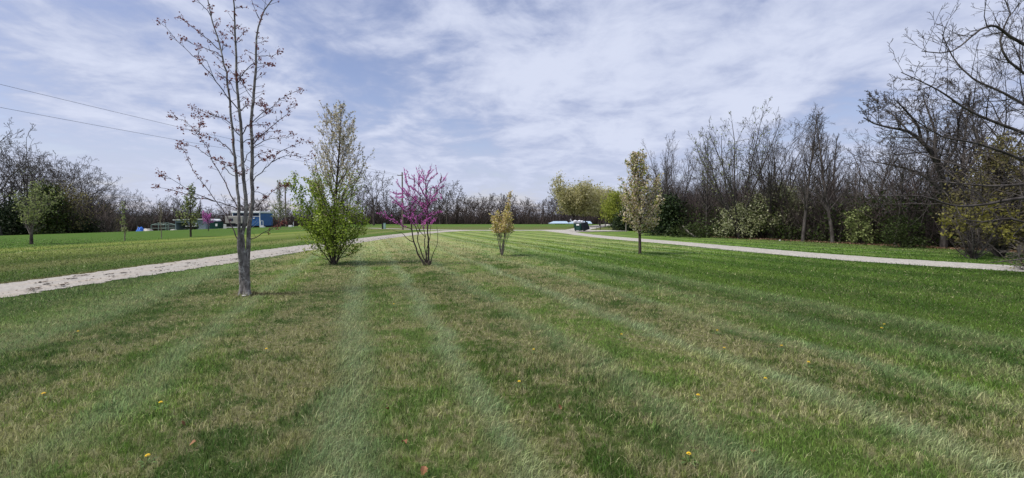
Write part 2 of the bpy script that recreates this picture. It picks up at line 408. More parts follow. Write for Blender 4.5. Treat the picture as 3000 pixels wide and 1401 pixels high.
rngd = np.random.default_rng(5)
def smooth_poly(P, step):
    P = [Vector(p) for p in P]; out_ = []
    for i in range(len(P) - 1):
        p0 = P[max(i - 1, 0)]; p1 = P[i]; p2 = P[i + 1]; p3 = P[min(i + 2, len(P) - 1)]
        n = max(1, int((p2 - p1).length / step))
        for k in range(n):
            t = k / n; t2 = t * t; t3 = t2 * t
            out_.append(0.5 * ((2 * p1) + (p2 - p0) * t + (2 * p0 - 5 * p1 + 4 * p2 - p3) * t2 + (3 * p1 - p0 - 3 * p2 + p3) * t3))
    out_.append(P[-1]); return out_
def edge_at(E, y): return np.interp(y, [p[1] for p in E], [p[0] for p in E])
def road(name, L, R, mat, z, n=400, jag=0.07):
    A = smooth_poly([(*p, 0) for p in L], 0.25); B = smooth_poly([(*p, 0) for p in R], 0.25)
    def res(Q):
        d = np.concatenate(([0], np.cumsum([(Q[i + 1] - Q[i]).length for i in range(len(Q) - 1)]))); t = np.linspace(0, d[-1], n)
        q = np.array([tuple(p) for p in Q]); return np.stack([np.interp(t, d, q[:, k]) for k in range(3)], 1)
    A = res(A); B = res(B)
    for i in range(n):
        A[i, 0] += jag * mnoise.noise(Vector((A[i, 1] * 2.2, 1.3, z * 50))) * 2 + jag * 0.8 * rngd.normal()
        B[i, 0] += jag * mnoise.noise(Vector((B[i, 1] * 2.2, 7.3, z * 50))) * 2 + jag * 0.8 * rngd.normal()
    k = 6; rows = [A * (1 - t) + B * t for t in np.linspace(0, 1, k)]
    V = np.stack(rows, 1).reshape(-1, 3)
    cr = np.tile(np.linspace(0, 1, k), n)
    V[:, 2] = hz_np(V[:, 0], V[:, 1]) + z + 0.03 * np.sin(np.pi * cr)
    f = []
    for i in range(n - 1):
        for j in range(k - 1):
            a = i * k + j; f.append((a, a + 1, a + k + 1, a + k))
    return tag(link(name, np_mesh(name, V, [np.array(f)], smooth=True), mat), kind='structure')
LL = [(-13.0, -6), (-13.0, 3), (-12.95, 11), (-13.1, 18), (-13.4, 26), (-13.2, 38), (-12.8, 50), (-11.2, 60), (-9, 66)]
LR = [(-10.6, -6), (-10.6, 3), (-10.7, 9.5), (-10.6, 17), (-10.7, 26), (-10.7, 38), (-9.9, 50), (-8.0, 60), (-5.8, 65.5)]
road('gravel_drive_near_left', LL, LR, M['gravel'], 0.012, 700)
RN = [(30, 3), (22, 8.5), (18.4, 11.6), (16, 13.9), (13.5, 17.5), (12.2, 21.5), (10.4, 29.8), (8.5, 36), (6.9, 44.7), (5.9, 54), (4.6, 63), (3.2, 69)]
RF = [(32, 5.5), (23.8, 10.9), (19.4, 14), (17.3, 16.4), (15.3, 20.3), (14.3, 24), (12.3, 33), (9.9, 42), (8.5, 50), (8.3, 58), (9.2, 64), (9.6, 69.4)]
road('gravel_drive_near_right', RN, RF, M['gravel2'], 0.012, 500, 0.05)
road('cross_road', [(-26, 84), (-17, 75), (-8, 69.2), (0, 68.2), (8, 69), (12, 69.5)], [(-27, 82.5), (-18, 73.5), (-9, 65.5), (0, 64.8), (8, 64.8), (12, 66)], M['gravel2'], 0.02, 260, 0.05)
road('branch_road', [(7.5, 66), (10.5, 78), (15, 96), (22, 120), (34, 155)], [(11, 66), (14.2, 77), (19.5, 95), (27, 119), (39, 154)], M['gravel2'], 0.028, 200, 0.08)
road('bin_pad', [(7.9, 57.5), (8.1, 61), (8.6, 66)], [(15.5, 60.5), (16.5, 63), (15.5, 66.5)], M['gravel2'], 0.036, 60, 0.15)

# ------------------------------------------------------------------ grass
n0_ = len
TRUNKS = [(718, 865, .30), (975, 775, .55), (1252, 778, .45), (1470, 750, .3), (1875, 745, .3)]
def grass_blades():
    rng = np.random.default_rng(11)
    Ls, ct = [], 0
    zones = [(1.0, 2.0, 2500, 0.046, 0.0045, 2), (2.0, 3.4, 6500, 0.046, 0.0040, 2), (3.4, 5.5, 3600, 0.046, 0.0058, 2), (5.5, 8.5, 1500, 0.046, 0.009, 1), (8.5, 13.0, 560, 0.048, 0.015, 1), (13.0, 21.0, 180, 0.05, 0.026, 1), (21.0, 40.0, 60, 0.055, 0.042, 1)]
    XY, H, W, SEG = [], [], [], []
    for (y0, y1, dens, h, wd, seg) in zones:
        wmax = y1 * 1.22 + 2.0
        n = int(dens * (y1 - y0) * 2 * wmax)
        x = rng.uniform(-wmax, wmax, n); y = rng.uniform(y0, y1, n)
        ok = np.abs(x) < y * 1.22 + 2.0
        x, y = x[ok], y[ok]
        xl = edge_at(LL, y); xr = edge_at(LR, y)
        ok = ~((x > xl + 0.03) & (x < xr - 0.03))
        YS = np.array([p[1] for p in RN]); 
        rn = np.interp(y, YS, [p[0] for p in RN]); rf = np.interp(y, [p[1] for p in RF], [p[0] for p in RF])
        ok &= ~((x > rn + 0.05) & (x < rf - 0.05))
        ok &= rng.random(n0_(x)) < np.clip((40 - y) / 18, 0.02, 1)
        x, y = x[ok], y[ok]; n = len(x)
        XY.append(np.stack([x, y], 1)); H.append(h * rng.uniform(0.45, 1.35, n)); W.append(wd * rng.uniform(0.6, 1.3, n)); SEG.append(np.full(n, seg))
    XY = np.concatenate(XY); H = np.concatenate(H); W = np.concatenate(W); SEG = np.concatenate(SEG); n = len(XY)
    s = XY[:, 0] + 0.33 * XY[:, 1]
    lane = np.zeros(n)
    for c, wd, a in ((-4.4, .3, .6), (-2.3, .3, .8), (-.22, .28, 1), (1.05, .25, 1), (2.65, .3, .6), (4.15, .28, 1), (5.7, .3, .6), (7.1, .3, .4), (8.8, .3, .4)): lane += a * np.exp(-((s - c) / wd) ** 2)
    H *= 1 + 0.25 * lane
    for (tx, ty, tr_) in TRUNKS:
        p = on_ground(tx, ty); d2 = (XY[:, 0] - p.x) ** 2 + (XY[:, 1] - p.y) ** 2; H *= 1 + 1.6 * np.exp(-d2 / (tr_ * .6) ** 2)
    # clumps
    cl = np.sin(XY[:, 0] * 5.1 + 3 * np.sin(XY[:, 1] * 1.7)) * np.sin(XY[:, 1] * 4.3 + 2 * np.sin(XY[:, 0] * 2.3))
    H *= 1 + 0.22 * cl
    az = rng.uniform(0, 2 * np.pi, n); lean = H * rng.uniform(0.15, 1.0, n)
    dx_ = np.cos(az) * lean + lane * H * 0.45; dy_ = np.sin(az) * lean - lane * H * 0.2
    tw = rng.uniform(0, 2 * np.pi, n); wx = np.cos(tw) * W / 2; wy = np.sin(tw) * W / 2
    rnd = rng.random(n); st = rnd > .9; W[st] *= 1.2; H[st] *= .7; dx_[st] *= 1.6; dy_[st] *= 1.6; tuft = np.sin(XY[:, 0] * 31 + 4 * np.sin(XY[:, 1] * 13)) * np.sin(XY[:, 1] * 27 + 4 * np.sin(XY[:, 0] * 17)); H *= 1 + .28 * tuft
    base = np.stack([XY[:, 0], XY[:, 1], hz_np(XY[:, 0], XY[:, 1]) - 0.003], 1)
    side = np.stack([wx, wy, np.zeros(n)], 1)
    tip = base + np.stack([dx_, dy_, H], 1)
    mid = base + np.stack([dx_ * 0.32, dy_ * 0.32, H * 0.62], 1)
    a = SEG == 2; b = ~a
    V1 = np.stack([base[a] - side[a], base[a] + side[a], mid[a] + side[a] * 0.8, mid[a] - side[a] * 0.8, tip[a]], 1).reshape(-1, 3)
    k1 = a.sum(); i1 = np.arange(k1) * 5
    q1 = np.stack([i1, i1 + 1, i1 + 2, i1 + 3], 1); t1 = np.stack([i1 + 3, i1 + 2, i1 + 4], 1)
    V2 = np.stack([base[b] - side[b], base[b] + side[b], tip[b]], 1).reshape(-1, 3)
    k2 = b.sum(); i2 = np.arange(k2) * 3 + k1 * 5
    t2 = np.stack([i2, i2 + 1, i2 + 2], 1)
    me = np_mesh('grass', np.concatenate([V1, V2]), [q1, np.concatenate([t1, t2])], {'rnd': np.concatenate([np.repeat(rnd[a], 5), np.repeat(rnd[b], 3)])})
    print('blades', n)
    tag(link('grass', me, M['blades']), 'short mown green and straw coloured lawn grass', 'grass', kind='stuff')
grass_blades()

# ------------------------------------------------------------------ tree skeletons
class Sk:
    def __init__(s): s.L = []
    def add(s, pts, rad, lev): s.L.append((pts, rad, lev))
def perp(rng, d):
    v = Vector((rng.gauss(0, 1), rng.gauss(0, 1), rng.gauss(0, 1))); v -= d * v.dot(d)
    return v.normalized()
UP = Vector((0, 0, 1))
def branch(sk, rng, p, d, L, r, lev, P):
    n = P['seg'][lev]; pts = [p.copy()]; st = L / n; wa = P['wander'][lev]; tr = P['trop'][lev]
    dd = d.normalized(); dirs = [dd]
    for i in range(n):
        dd = (dd + Vector((rng.gauss(0, 1), rng.gauss(0, 1), rng.gauss(0, 1))) * wa + UP * tr).normalized()
        p = p + dd * st; pts.append(p.copy()); dirs.append(dd)
    rt = P['tip'][lev]; rad = [max(P['rmin'], r * (1 - (i / n)) + r * rt * (i / n)) for i in range(n + 1)]
    sk.add(pts, rad, lev)
    if lev >= P['max']: return
    nc = P['n'][lev]; nc = max(1, int(nc * rng.uniform(0.8, 1.2))) if lev else nc
    t0 = P['start'][lev]; az = rng.uniform(0, 6.28)
    for k in range(nc):
        t = t0 + (1 - t0) * ((k + rng.random()) / nc) * 0.98
        x = t * n; i = min(int(x), n - 1); f = x - i
        q = pts[i].lerp(pts[i + 1], f); dq = dirs[i + 1]
        az += 2.4 + rng.uniform(-.5, .5)
        u = dq.orthogonal().normalized(); v = dq.cross(u)
        side = u * math.cos(az) + v * math.sin(az)
        an = math.radians(P['ang'][lev] * rng.uniform(0.7, 1.3) * (1 - P.get('close', 0.25) * t))
        cd_ = dq * math.cos(an) + side * math.sin(an)
        sh = P['shape'](t) if lev == 0 else (1.15 - 0.75 * t)
        cl = L * P['ratio'][lev] * sh * rng.uniform(0.75, 1.2) if lev else P['H'] * P['ratio'][0] * sh * rng.uniform(0.8, 1.15)
        rr = (rad[i] * (1 - f) + rad[i + 1] * f) * P['rr'][lev]
        branch(sk, rng, q, cd_, cl, max(rr, P['rmin']), lev + 1, P)
def tubes(polys, k):
    """polylines of any length as k-sided tubes"""
    groups = {}
    for (pts, rad) in polys: groups.setdefault(len(pts), []).append((pts, rad))
    VV, FF, o = [], [], 0
    for n, lst in groups.items():
        P = np.array([[tuple(p) for p in a] for a, _ in lst]); R = np.array([r for _, r in lst]); B = len(lst)
        T = np.empty_like(P); T[:, 1:-1] = P[:, 2:] - P[:, :-2]; T[:, 0] = P[:, 1] - P[:, 0]; T[:, -1] = P[:, -1] - P[:, -2]
        T /= np.linalg.norm(T, axis=2, keepdims=True) + 1e-9
        ref = np.zeros((B, 1, 3)); m0 = np.abs(T.mean(1)); ref[np.arange(B), 0, m0.argmin(1)] = 1
        U = np.cross(T, ref); U /= np.linalg.norm(U, axis=2, keepdims=True) + 1e-9; W = np.cross(T, U)
        a = np.arange(k) * 2 * np.pi / k
        ring = P[:, :, None] + R[:, :, None, None] * (U[:, :, None] * np.cos(a)[:, None] + W[:, :, None] * np.sin(a)[:, None])
        VV.append(ring.reshape(-1, 3))
        b = np.arange(B)[:, None, None] * n * k; i = np.arange(n - 1)[None, :, None] * k; j = np.arange(k)[None, None, :]; j2 = (j + 1) % k
        FF.append(np.stack([b + i + j, b + i + j2, b + i + k + j2, b + i + k + j], -1).reshape(-1, 4) + o)
        o += B * n * k
    return np.concatenate(VV), np.concatenate(FF)
def multi_tubes(sets):
    """sets: list of (polys, k) into one mesh"""
    VV, FF, o = [], [], 0
    for polys, k in sets:
        if not polys: continue
        v, f = tubes(polys, k); VV.append(v); FF.append(f + o); o += len(v)
    return np.concatenate(VV), np.concatenate(FF)
def leaves(centers, sizes, rng, elong=1.5, droop=0.0):
    """one folded diamond per centre"""
    n = len(centers); c = np.asarray(centers, float); s = np.asarray(sizes)[:, None]
    a = rng.normal(size=(n, 3)); a[:, 2] -= droop; a /= np.linalg.norm(a, axis=1, keepdims=True)
    b = rng.normal(size=(n, 3)); b -= a * (a * b).sum(1, keepdims=True); b /= np.linalg.norm(b, axis=1, keepdims=True)
    nn = np.cross(a, b)
    V = np.stack([c - a * s * elong / 2, c + b * s / 2 + nn * s * 0.12, c + a * s * elong / 2, c - b * s / 2 + nn * s * 0.12], 1).reshape(-1, 3)
    i = np.arange(n) * 4
    return V, np.stack([i, i + 1, i + 2, i + 3], 1), np.repeat(rng.random(n), 4)
def leaf_obj(name, centers, sizes, mat, parent, seed=1, elong=1.5, droop=0.0):
    V, Fc, r = leaves(centers, sizes, np.random.default_rng(seed), elong, droop)
    return link(name, np_mesh(name, V, [Fc], {'rnd': r}), mat, parent)
def along(sk, levs, step, jit, rng, tmin=0.0, keep=None):
    """points scattered along the branches of the given levels"""
    out_ = []
    for pts, rad, lev in sk.L:
        if lev not in levs: continue
        n = len(pts) - 1
        for i in range(n):
            if (i + 1) / n < tmin: continue
            a, b = pts[i], pts[i + 1]; L = (b - a).length; m = L / step; m = int(m) + (rng.random() < m % 1)
            for _ in range(m):
                q = a.lerp(b, rng.random()) + Vector((rng.gauss(0, 1), rng.gauss(0, 1), rng.gauss(0, 1))) * jit
                if keep is None or keep(q): out_.append(tuple(q))
    return out_
def wood_parts(sk, root, mat_t, mat_b, kt=10, kb=5, kw=3, trunk_lev=0, twig_lev=3):
    T = [(p, r) for p, r, l in sk.L if l <= trunk_lev]; B = [(p, r) for p, r, l in sk.L if trunk_lev < l < twig_lev]; W = [(p, r) for p, r, l in sk.L if l >= twig_lev]
    v, f = tubes(T, kt); link('trunk', np_mesh('trunk', v, [f], smooth=True), mat_t, root)
    v, f = multi_tubes([(B, kb), (W, kw)]); link('branches', np_mesh('branches', v, [f], smooth=True), mat_b, root)
SHAPES = dict(round=lambda t: 0.55 + 0.75 * math.sin(math.pi * min(1, max(0, t - .1))), cone=lambda t: 1.15 - 0.95 * t, spread=lambda t: 1.1 - 0.35 * t, narrow=lambda t: 0.35 + 0.8 * math.sin(math.pi * t) ** .7 * (1.2 - t * .6))
def P_(H, **k):
    d = dict(H=H, max=3, seg=[9, 7, 5, 3], n=[14, 8, 6, 0], ratio=[.45, .5, .45], ang=[50, 45, 42], start=[.3, .2, .15], wander=[.06, .12, .16, .2], trop=[.03, .06, .05, .03], tip=[.15, .2, .3, .4], rr=[.55, .55, .6], rmin=.01, shape=SHAPES['spread'])
    d.update(k); return d

# --- bare woodland trees: six kinds, copied
def bare_proto(name, seed, H, r, P, mat, label, cat, group, parts=True, leafmat=None, step=.5, lsize=.1, lean=(0, 0)):
    rng = random.Random(seed); sk = Sk()
    root = empty(name, (0, 0, 0), label, cat, group)
    L0 = P.get('trunkL', H * 0.9)
    branch(sk, rng, Vector((0, 0, -0.1)), Vector((lean[0], lean[1], 1)), L0, r, 0, P)
    wood_parts(sk, root, mat, mat, 7, 4, 3)
    if leafmat:
        c = along(sk, (2, 3, 4), step, .12, rng)
        leaf_obj('leaves', c, [lsize * rng.uniform(.6, 1.4) for _ in c], leafmat, root, seed)
    return root
oakP = dict(max=4, seg=[8, 8, 5, 4, 2], n=[11, 7, 5, 4, 0], ratio=[.62, .52, .5, .5], ang=[52, 48, 44, 42], start=[.30, .25, .2, .2], wander=[.07, .17, .2, .22, .2], trop=[.02, .05, .05, .04, 0], tip=[.2, .2, .3, .4, .5], rr=[.62, .55, .55, .6], trunkL=0)
def oak(H, **k):
    d = dict(oakP); d['trunkL'] = H * .72; d.update(k); return P_(H, **d)
slimP = dict(max=3, seg=[10, 6, 4, 3], n=[30, 8, 5, 0], ratio=[.27, .45, .5], ang=[46, 40, 40], start=[.22, .15, .15], wander=[.03, .1, .15, .2], trop=[.02, .14, .08, .03], shape=SHAPES['cone'])
fanP = dict(max=4, seg=[4, 10, 6, 4, 2], n=[9, 11, 5, 4, 0], ratio=[.78, .38, .5, .5], ang=[26, 28, 32, 36], start=[.3, .2, .2, .1], wander=[.04, .06, .1, .15, .2], trop=[.0, .06, .08, .05, 0], rr=[.6, .5, .55, .6], tip=[.6, .2, .3, .4, .4], close=0, trunkL=1.5, shape=lambda t: 1.0)
STORE = bpy.data.objects
def place(o, x, y, s=1.0, rz=None, label=None, sx=1.0, z=0.0):
    o.location = (x, y, hz(x, y) + z); o.scale = (s * sx, s * sx, s)
    if rz is not None: o.rotation_euler = (0, 0, rz)
    if label: o['label'] = label
    return o
class Kind:
    """first use places the original, later uses are copies"""
    def __init__(self, o): self.o = o; self.used = False
    def put(self, *a, **k):
        c = copy_tree(self.o) if self.used else self.o
        self.used = True
        g = k.pop('group', None)
        c = place(c, *a, **k)
        if g: c['group'] = g
        return c
rs = random.Random(77)

EY = [0, 52, 65, 100, 150]; EX = [33.2, 16.1, 20.0, 32.0, 50.0]
def edge(Y): return np.interp(Y, EY, EX)
# far wood -----------------------------------------------------------
FARL = 'bare grey brown tree in the far wood line'; FARG = 'bare trees of the far wood line'
far = [Kind(bare_proto('bare_tree', 100 + i, 12, .26, oak(12, rmin=.028, n=[10, 6, 5, 3, 0]) if i < 3 else P_(12, **dict(slimP, rmin=.028, trunkL=11, n=[24, 6, 4, 0])), M['far_bark'], FARL, 'tree', FARG)) for i in range(4)]
k = 0
for row, Y in enumerate((160, 168, 176, 185)):
    x = -205 + row * 2
    while x < 75:
        X = x + rs.uniform(-2, 2); yy = Y + rs.uniform(-3, 3); px = 1500 + X / yy * 1300
        sc = rs.uniform(.78, 1.14)
        if px < 950: yy -= 25 * min(1, (950 - px) / 500); sc *= .86 if px < 900 else 1
        if 300 < px < 1950:
            far[rs.choice((0, 1, 2, 0, 1, 2, 3))].put(X, yy, s=sc, rz=rs.uniform(0, 6.3), sx=rs.uniform(.85, 1.15)); k += 1
        x += rs.uniform(4.6, 7.6)
print('far trees', k)
for (px, topy, Y, lb) in ((1095, 522, 122, 'tall bare oak standing out above the wood line left of the magenta redbud'), (1060, 566, 126, 'bare tree close beside the tall oak left of the magenta redbud'), (1310, 548, 150, 'bare tree rising just right of the magenta redbud'),
        (1640, 560, 158, 'pale bare tree left of the round flowering pears')):
    p = at(px, 650, Y); h = ht(topy, Y)
    far[1].put(p.x, Y, s=(h + .3) / 10.8, rz=rs.uniform(0, 6), sx=1.0, label=lb)
# brush below the far wood: a mass of thin stems and twigs
def brush(name, pts, hfun, n, mat, label, width, rng_seed, spread=.5, green=None):
    rng = np.random.default_rng(rng_seed)
    b = pts; m = len(b)
    idx = rng.integers(0, m, n); P0 = b[idx].copy()
    H = hfun(P0, rng)
    z0 = rng.random(n) ** 1.5 * H * 0.75
    L = (H - z0) * rng.uniform(.4, 1, n)
    d = rng.normal(size=(n, 3)) * spread; d[:, 2] = 1.0; d /= np.linalg.norm(d, axis=1, keepdims=True)
    A = P0.copy(); A[:, 2] += z0 - 0.05; Bp = A + d * L[:, None]
    bend = rng.normal(size=(n, 3)) * 0.12 * L[:, None]; Mi = (A + Bp) / 2 + bend
    s = rng.normal(size=(n, 3)); s[:, 2] *= .2; s /= np.linalg.norm(s, axis=1, keepdims=True); s *= (width * rng.uniform(.5, 1.3, n))[:, None] / 2
    V = np.stack([A - s, A + s, Mi + s * .7, Mi - s * .7, Bp + s * .3, Bp - s * .3], 1).reshape(-1, 3); i = np.arange(n) * 6
    F_ = np.concatenate([np.stack([i, i + 1, i + 2, i + 3], 1), np.stack([i + 3, i + 2, i + 4, i + 5], 1)])
    return tag(link(name, np_mesh(name, V, [F_], {'rnd': np.repeat(rng.random(n), 6)}), mat), label, 'undergrowth', kind='stuff')
def scatter(n, seed, fx):
    rng = np.random.default_rng(seed); P = fx(rng, n); P = np.column_stack([P, hz_np(P[:, 0], P[:, 1])]); return P
def farpts(rng, n):
    px = rng.uniform(250, 1980, n); Y = rng.uniform(158, 190, n) - 25 * np.clip((950 - px) / 500, 0, 1)
    return np.column_stack([(px - 1500) / 1300 * Y, Y])
brush('undergrowth', scatter(9000, 3, farpts), lambda P, r: 3.0 + 5.2 * r.random(len(P)), 75000, M['brushfar'], 'brown twiggy undergrowth along the foot of the far wood', .11, 4)

# right wood ---------------------------------------------------------
RWL = 'bare dark tree deep in the right hand wood'; RWG = 'bare trees of the right hand wood'
rwk = [Kind(bare_proto('bare_tree', 200 + i, 12, .17, oak(12, rmin=.0085, n=[11, 8, 6, 4, 0]) if i < 3 else P_(12, **dict(slimP, rmin=.0085, trunkL=11.5, n=[34, 9, 6, 0])), M['wood_bark'], RWL, 'tree', RWG)) for i in range(5)]
def rwpos(s_, Y): return (float(edge(Y)) + s_, Y)
k = 0
for Y in np.arange(12, 150, 5.2):
    for s_ in (3, 8, 14, 22):
        if rs.random() < .2: continue
        x, y = rwpos(s_ + rs.uniform(-2.2, 2.2), Y + rs.uniform(-2.4, 2.4))
        if y < 100 and x / y * 1300 + 1500 > 3250: continue
        if s_ > 20 and y < 26: continue
        want = (10.5 if y > 40 else 11) - (1.6 if s_ > 5 else 0)
        rwk[rs.choice((0, 1, 2, 3, 4))].put(x, y, s=want / 12 * rs.uniform(.72, 1.02), rz=rs.uniform(0, 6.3), sx=rs.uniform(.8, 1.05)); k += 1
print('right wood', k)
# trees of the wood's front edge that the photo tells apart
fan = Kind(bare_proto('bare_tree', 301, 10, .2, P_(10.6, **dict(fanP, rmin=.0085)), M['wood_bark'], 'x', 'tree', None))
fanb = Kind(bare_proto('budding_tree', 302, 11, .2, P_(11, **dict(fanP, rmin=.0085)), M['wood_bark'], 'x', 'tree', None, leafmat=M['palegrn'], step=1.3, lsize=.09, lean=(-.2, 0)))
def putfront(kd, px, basey, topy, hproto, label, rz=0.0, sx=1.0):
    p = on_ground(px, basey); h = ht(topy, p.y)
    return kd.put(p.x, p.y, s=h / hproto, rz=rz, sx=sx, label=label)
putfront(fan, 1985, 689, 392, 10.2, 'bare fan shaped tree of many thin stems behind the flowering roadside pear', 0.4, .85)
putfront(fanb, 2165, 699, 352, 10.0, 'leaning tree with pale green buds in its top, right of the bare fan shaped tree', 0.0, .95)
putfront(fan, 2262, 701, 372, 10.2, 'bare many stemmed tree behind the white flowering shrub', 2.2, .75)
slim = Kind(bare_proto('bare_tree', 303, 12, .16, P_(12, **dict(slimP, rmin=.0085, trunkL=11.8, n=[34, 8, 5, 0], ratio=[.34, .42, .5], ang=[40, 38, 40])), M['wood_bark'], 'x', 'tree', None))
putfront(slim, 2352, 708, 330, 11.8, 'left one of two slender upright bare trees with brushy crowns', 0.3)
putfront(slim, 2440, 712, 318, 11.8, 'right one of two slender upright bare trees with brushy crowns', 2.0, 1.1)
putfront(rwk[3], 2070, 693, 400, 11.5, 'thin bare tree between the fan shaped tree and the leaning budding tree', 1.0, .8)
# big crooked oak, traced limbs then grown twigs
def grown(sk, rng, traced, Pk, step, lev0=1, rfac=1.0):
    """traced: list of (points, r0, r1). Adds the limbs and spawns side twigs"""
    for pts, r0, r1 in traced:
        n = len(pts) - 1; rad = [r0 + (r1 - r0) * i / n for i in range(n + 1)]
        sk.add(pts, rad, lev0)
        for i in range(n):
            a, b = pts[i], pts[i + 1]; L = (b - a).length; m = L / step * (0.4 + .9 * (i + .5) / n); m = int(m) + (rng.random() < m % 1)
            d = (b - a).normalized()
            for _ in range(m):
                q = a.lerp(b, rng.random()); sd_ = perp(rng, d); an = math.radians(rng.uniform(28, 65))
                yield q, (d * math.cos(an) + sd_ * math.sin(an)), rad[i], (i + .5) / n
def trace(pts, Y0, dY, rng, step=.18):
    """pixel polyline -> smooth 3D polyline that drifts dY metres in depth along its length"""
    n = len(pts) - 1
    P = [at(x, y, Y0 + dY * (i / max(1, n)) ** 1.2) for i, (x, y) in enumerate(pts)]
    return smooth_poly(P, step)
rng = random.Random(9)
rt = on_ground(2765, 727); root = empty('crooked_oak', (rt.x, rt.y, 0), 'big crooked dark oak leaning left at the edge of the right hand wood', 'tree')
sk = Sk(); Yo = rt.y; T = []
def tr(pts, dY, r0, r1): T.append((trace(pts, Yo, dY, rng, .5), r0, r1))
tr([(2765, 729), (2768, 660), (2772, 590), (2765, 545), (2755, 500), (2735, 455), (2700, 415), (2660, 385), (2610, 375), (2560, 362), (2530, 345)], -1, .19, .03)
tr([(2775, 580), (2740, 540), (2690, 505), (2640, 490), (2590, 480), (2540, 470)], 2, .12, .02)
tr([(2768, 560), (2800, 520), (2840, 490), (2870, 440), (2890, 380)], 1.5, .12, .02)
tr([(2700, 415), (2690, 370), (2650, 320), (2620, 290)], -1, .08, .015)
tr([(2735, 455), (2740, 390), (2720, 330), (2700, 270)], 1, .09, .015)
tr([(2660, 385), (2620, 340), (2570, 315)], 1, .05, .012)
tr([(2755, 500), (2800, 430), (2810, 350), (2830, 280)], -1.5, .08, .015)
tr([(2690, 505), (2640, 540), (2580, 560), (2520, 565)], -1, .05, .012)
Pt = P_(1, max=4, seg=[1, 5, 4, 3, 2], n=[0, 6, 5, 4, 0], ratio=[1, .5, .5, .5], ang=[1, 45, 42, 40], wander=[0, .2, .22, .22, .2], trop=[0, .06, .05, .03, 0], rmin=.009, rr=[.6, .55, .6, .6], start=[0, .15, .15, .1], tip=[.2, .3, .3, .4, .5])
for q, d, r, t in grown(sk, rng, T, Pt, .42, 0): branch(sk, rng, q, d + UP * .2, rng.uniform(1.2, 2.6) * (1.2 - .5 * t), min(r * .45, .05), 1, Pt)
for i_, (p, r, l) in enumerate(sk.L): sk.L[i_] = ([x - rt for x in p], r, l)
wood_parts(sk, root, M['wood_bark'], M['wood_bark'], 8, 4, 3)
putfront(rwk[0], 2905, 738, 215, 11.0, 'tall bare tree behind the crooked oak, reaching highest in the wood edge', 1.2, .9)
putfront(rwk[1], 2990, 742, 120, 11.0, 'very tall bare tree behind the overhanging branches at the right border', 2.2, .8)
putfront(rwk[2], 2620, 720, 420, 11.5, 'small bare tree left of the crooked oak', .2, .9)

# undergrowth of the right wood
def rpts(rng, n):
    Y = rng.uniform(8, 100, n); s_ = rng.random(n) ** 1.3 * 16 + .2
    return np.column_stack([edge(Y) + s_, Y])
RP = scatter(12000, 8, rpts)
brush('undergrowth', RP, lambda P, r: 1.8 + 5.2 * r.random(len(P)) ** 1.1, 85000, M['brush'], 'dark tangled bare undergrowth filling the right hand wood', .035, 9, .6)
def rleaf(rng, n):
    Y = rng.uniform(8, 100, n); s_ = rng.random(n) ** 2 * 9 + .1
    return np.column_stack([edge(Y) + s_, Y])
def leaf_mass(name, base, top, n, size, mat, label, seed, cat='undergrowth'):
    rng = np.random.default_rng(seed)
    k = 900; cen = base[rng.integers(0, len(base), k)].copy(); cen[:, 2] += rng.random(k) ** 1.4 * top
    i = rng.integers(0, k, n); c = cen[i] + rng.normal(size=(n, 3)) * np.array([.6, .6, .33]); c[:, 2] = np.maximum(c[:, 2], .03 + hz_np(c[:, 0], c[:, 1]))
    V, Fc, r = leaves(c, size * rng.uniform(.5, 1.4, n), rng)
    return tag(link(name, np_mesh(name, V, [Fc], {'rnd': r}), mat), label, cat, kind='stuff')
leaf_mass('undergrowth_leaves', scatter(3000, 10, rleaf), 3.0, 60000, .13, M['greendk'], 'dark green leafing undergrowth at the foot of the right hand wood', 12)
# dead leaves along the wood's edge
def lpts(rng, n):
    Y = rng.uniform(9, 50, n); s_ = rng.normal(0, .55, n) - .1
    return np.column_stack([edge(Y) + s_, Y])
LP = scatter(7000, 14, lpts); LP[:, 2] += np.random.default_rng(2).uniform(.02, .06, len(LP))
V, Fc, r = leaves(LP, np.random.default_rng(3).uniform(.05, .13, len(LP)), np.random.default_rng(4), 1.4)
tag(link('leaf_litter', np_mesh('leaf_litter', V, [Fc], {'rnd': r}), M['litter']), 'brown dead leaves drifted along the edge of the right hand wood', 'leaf litter', kind='stuff')

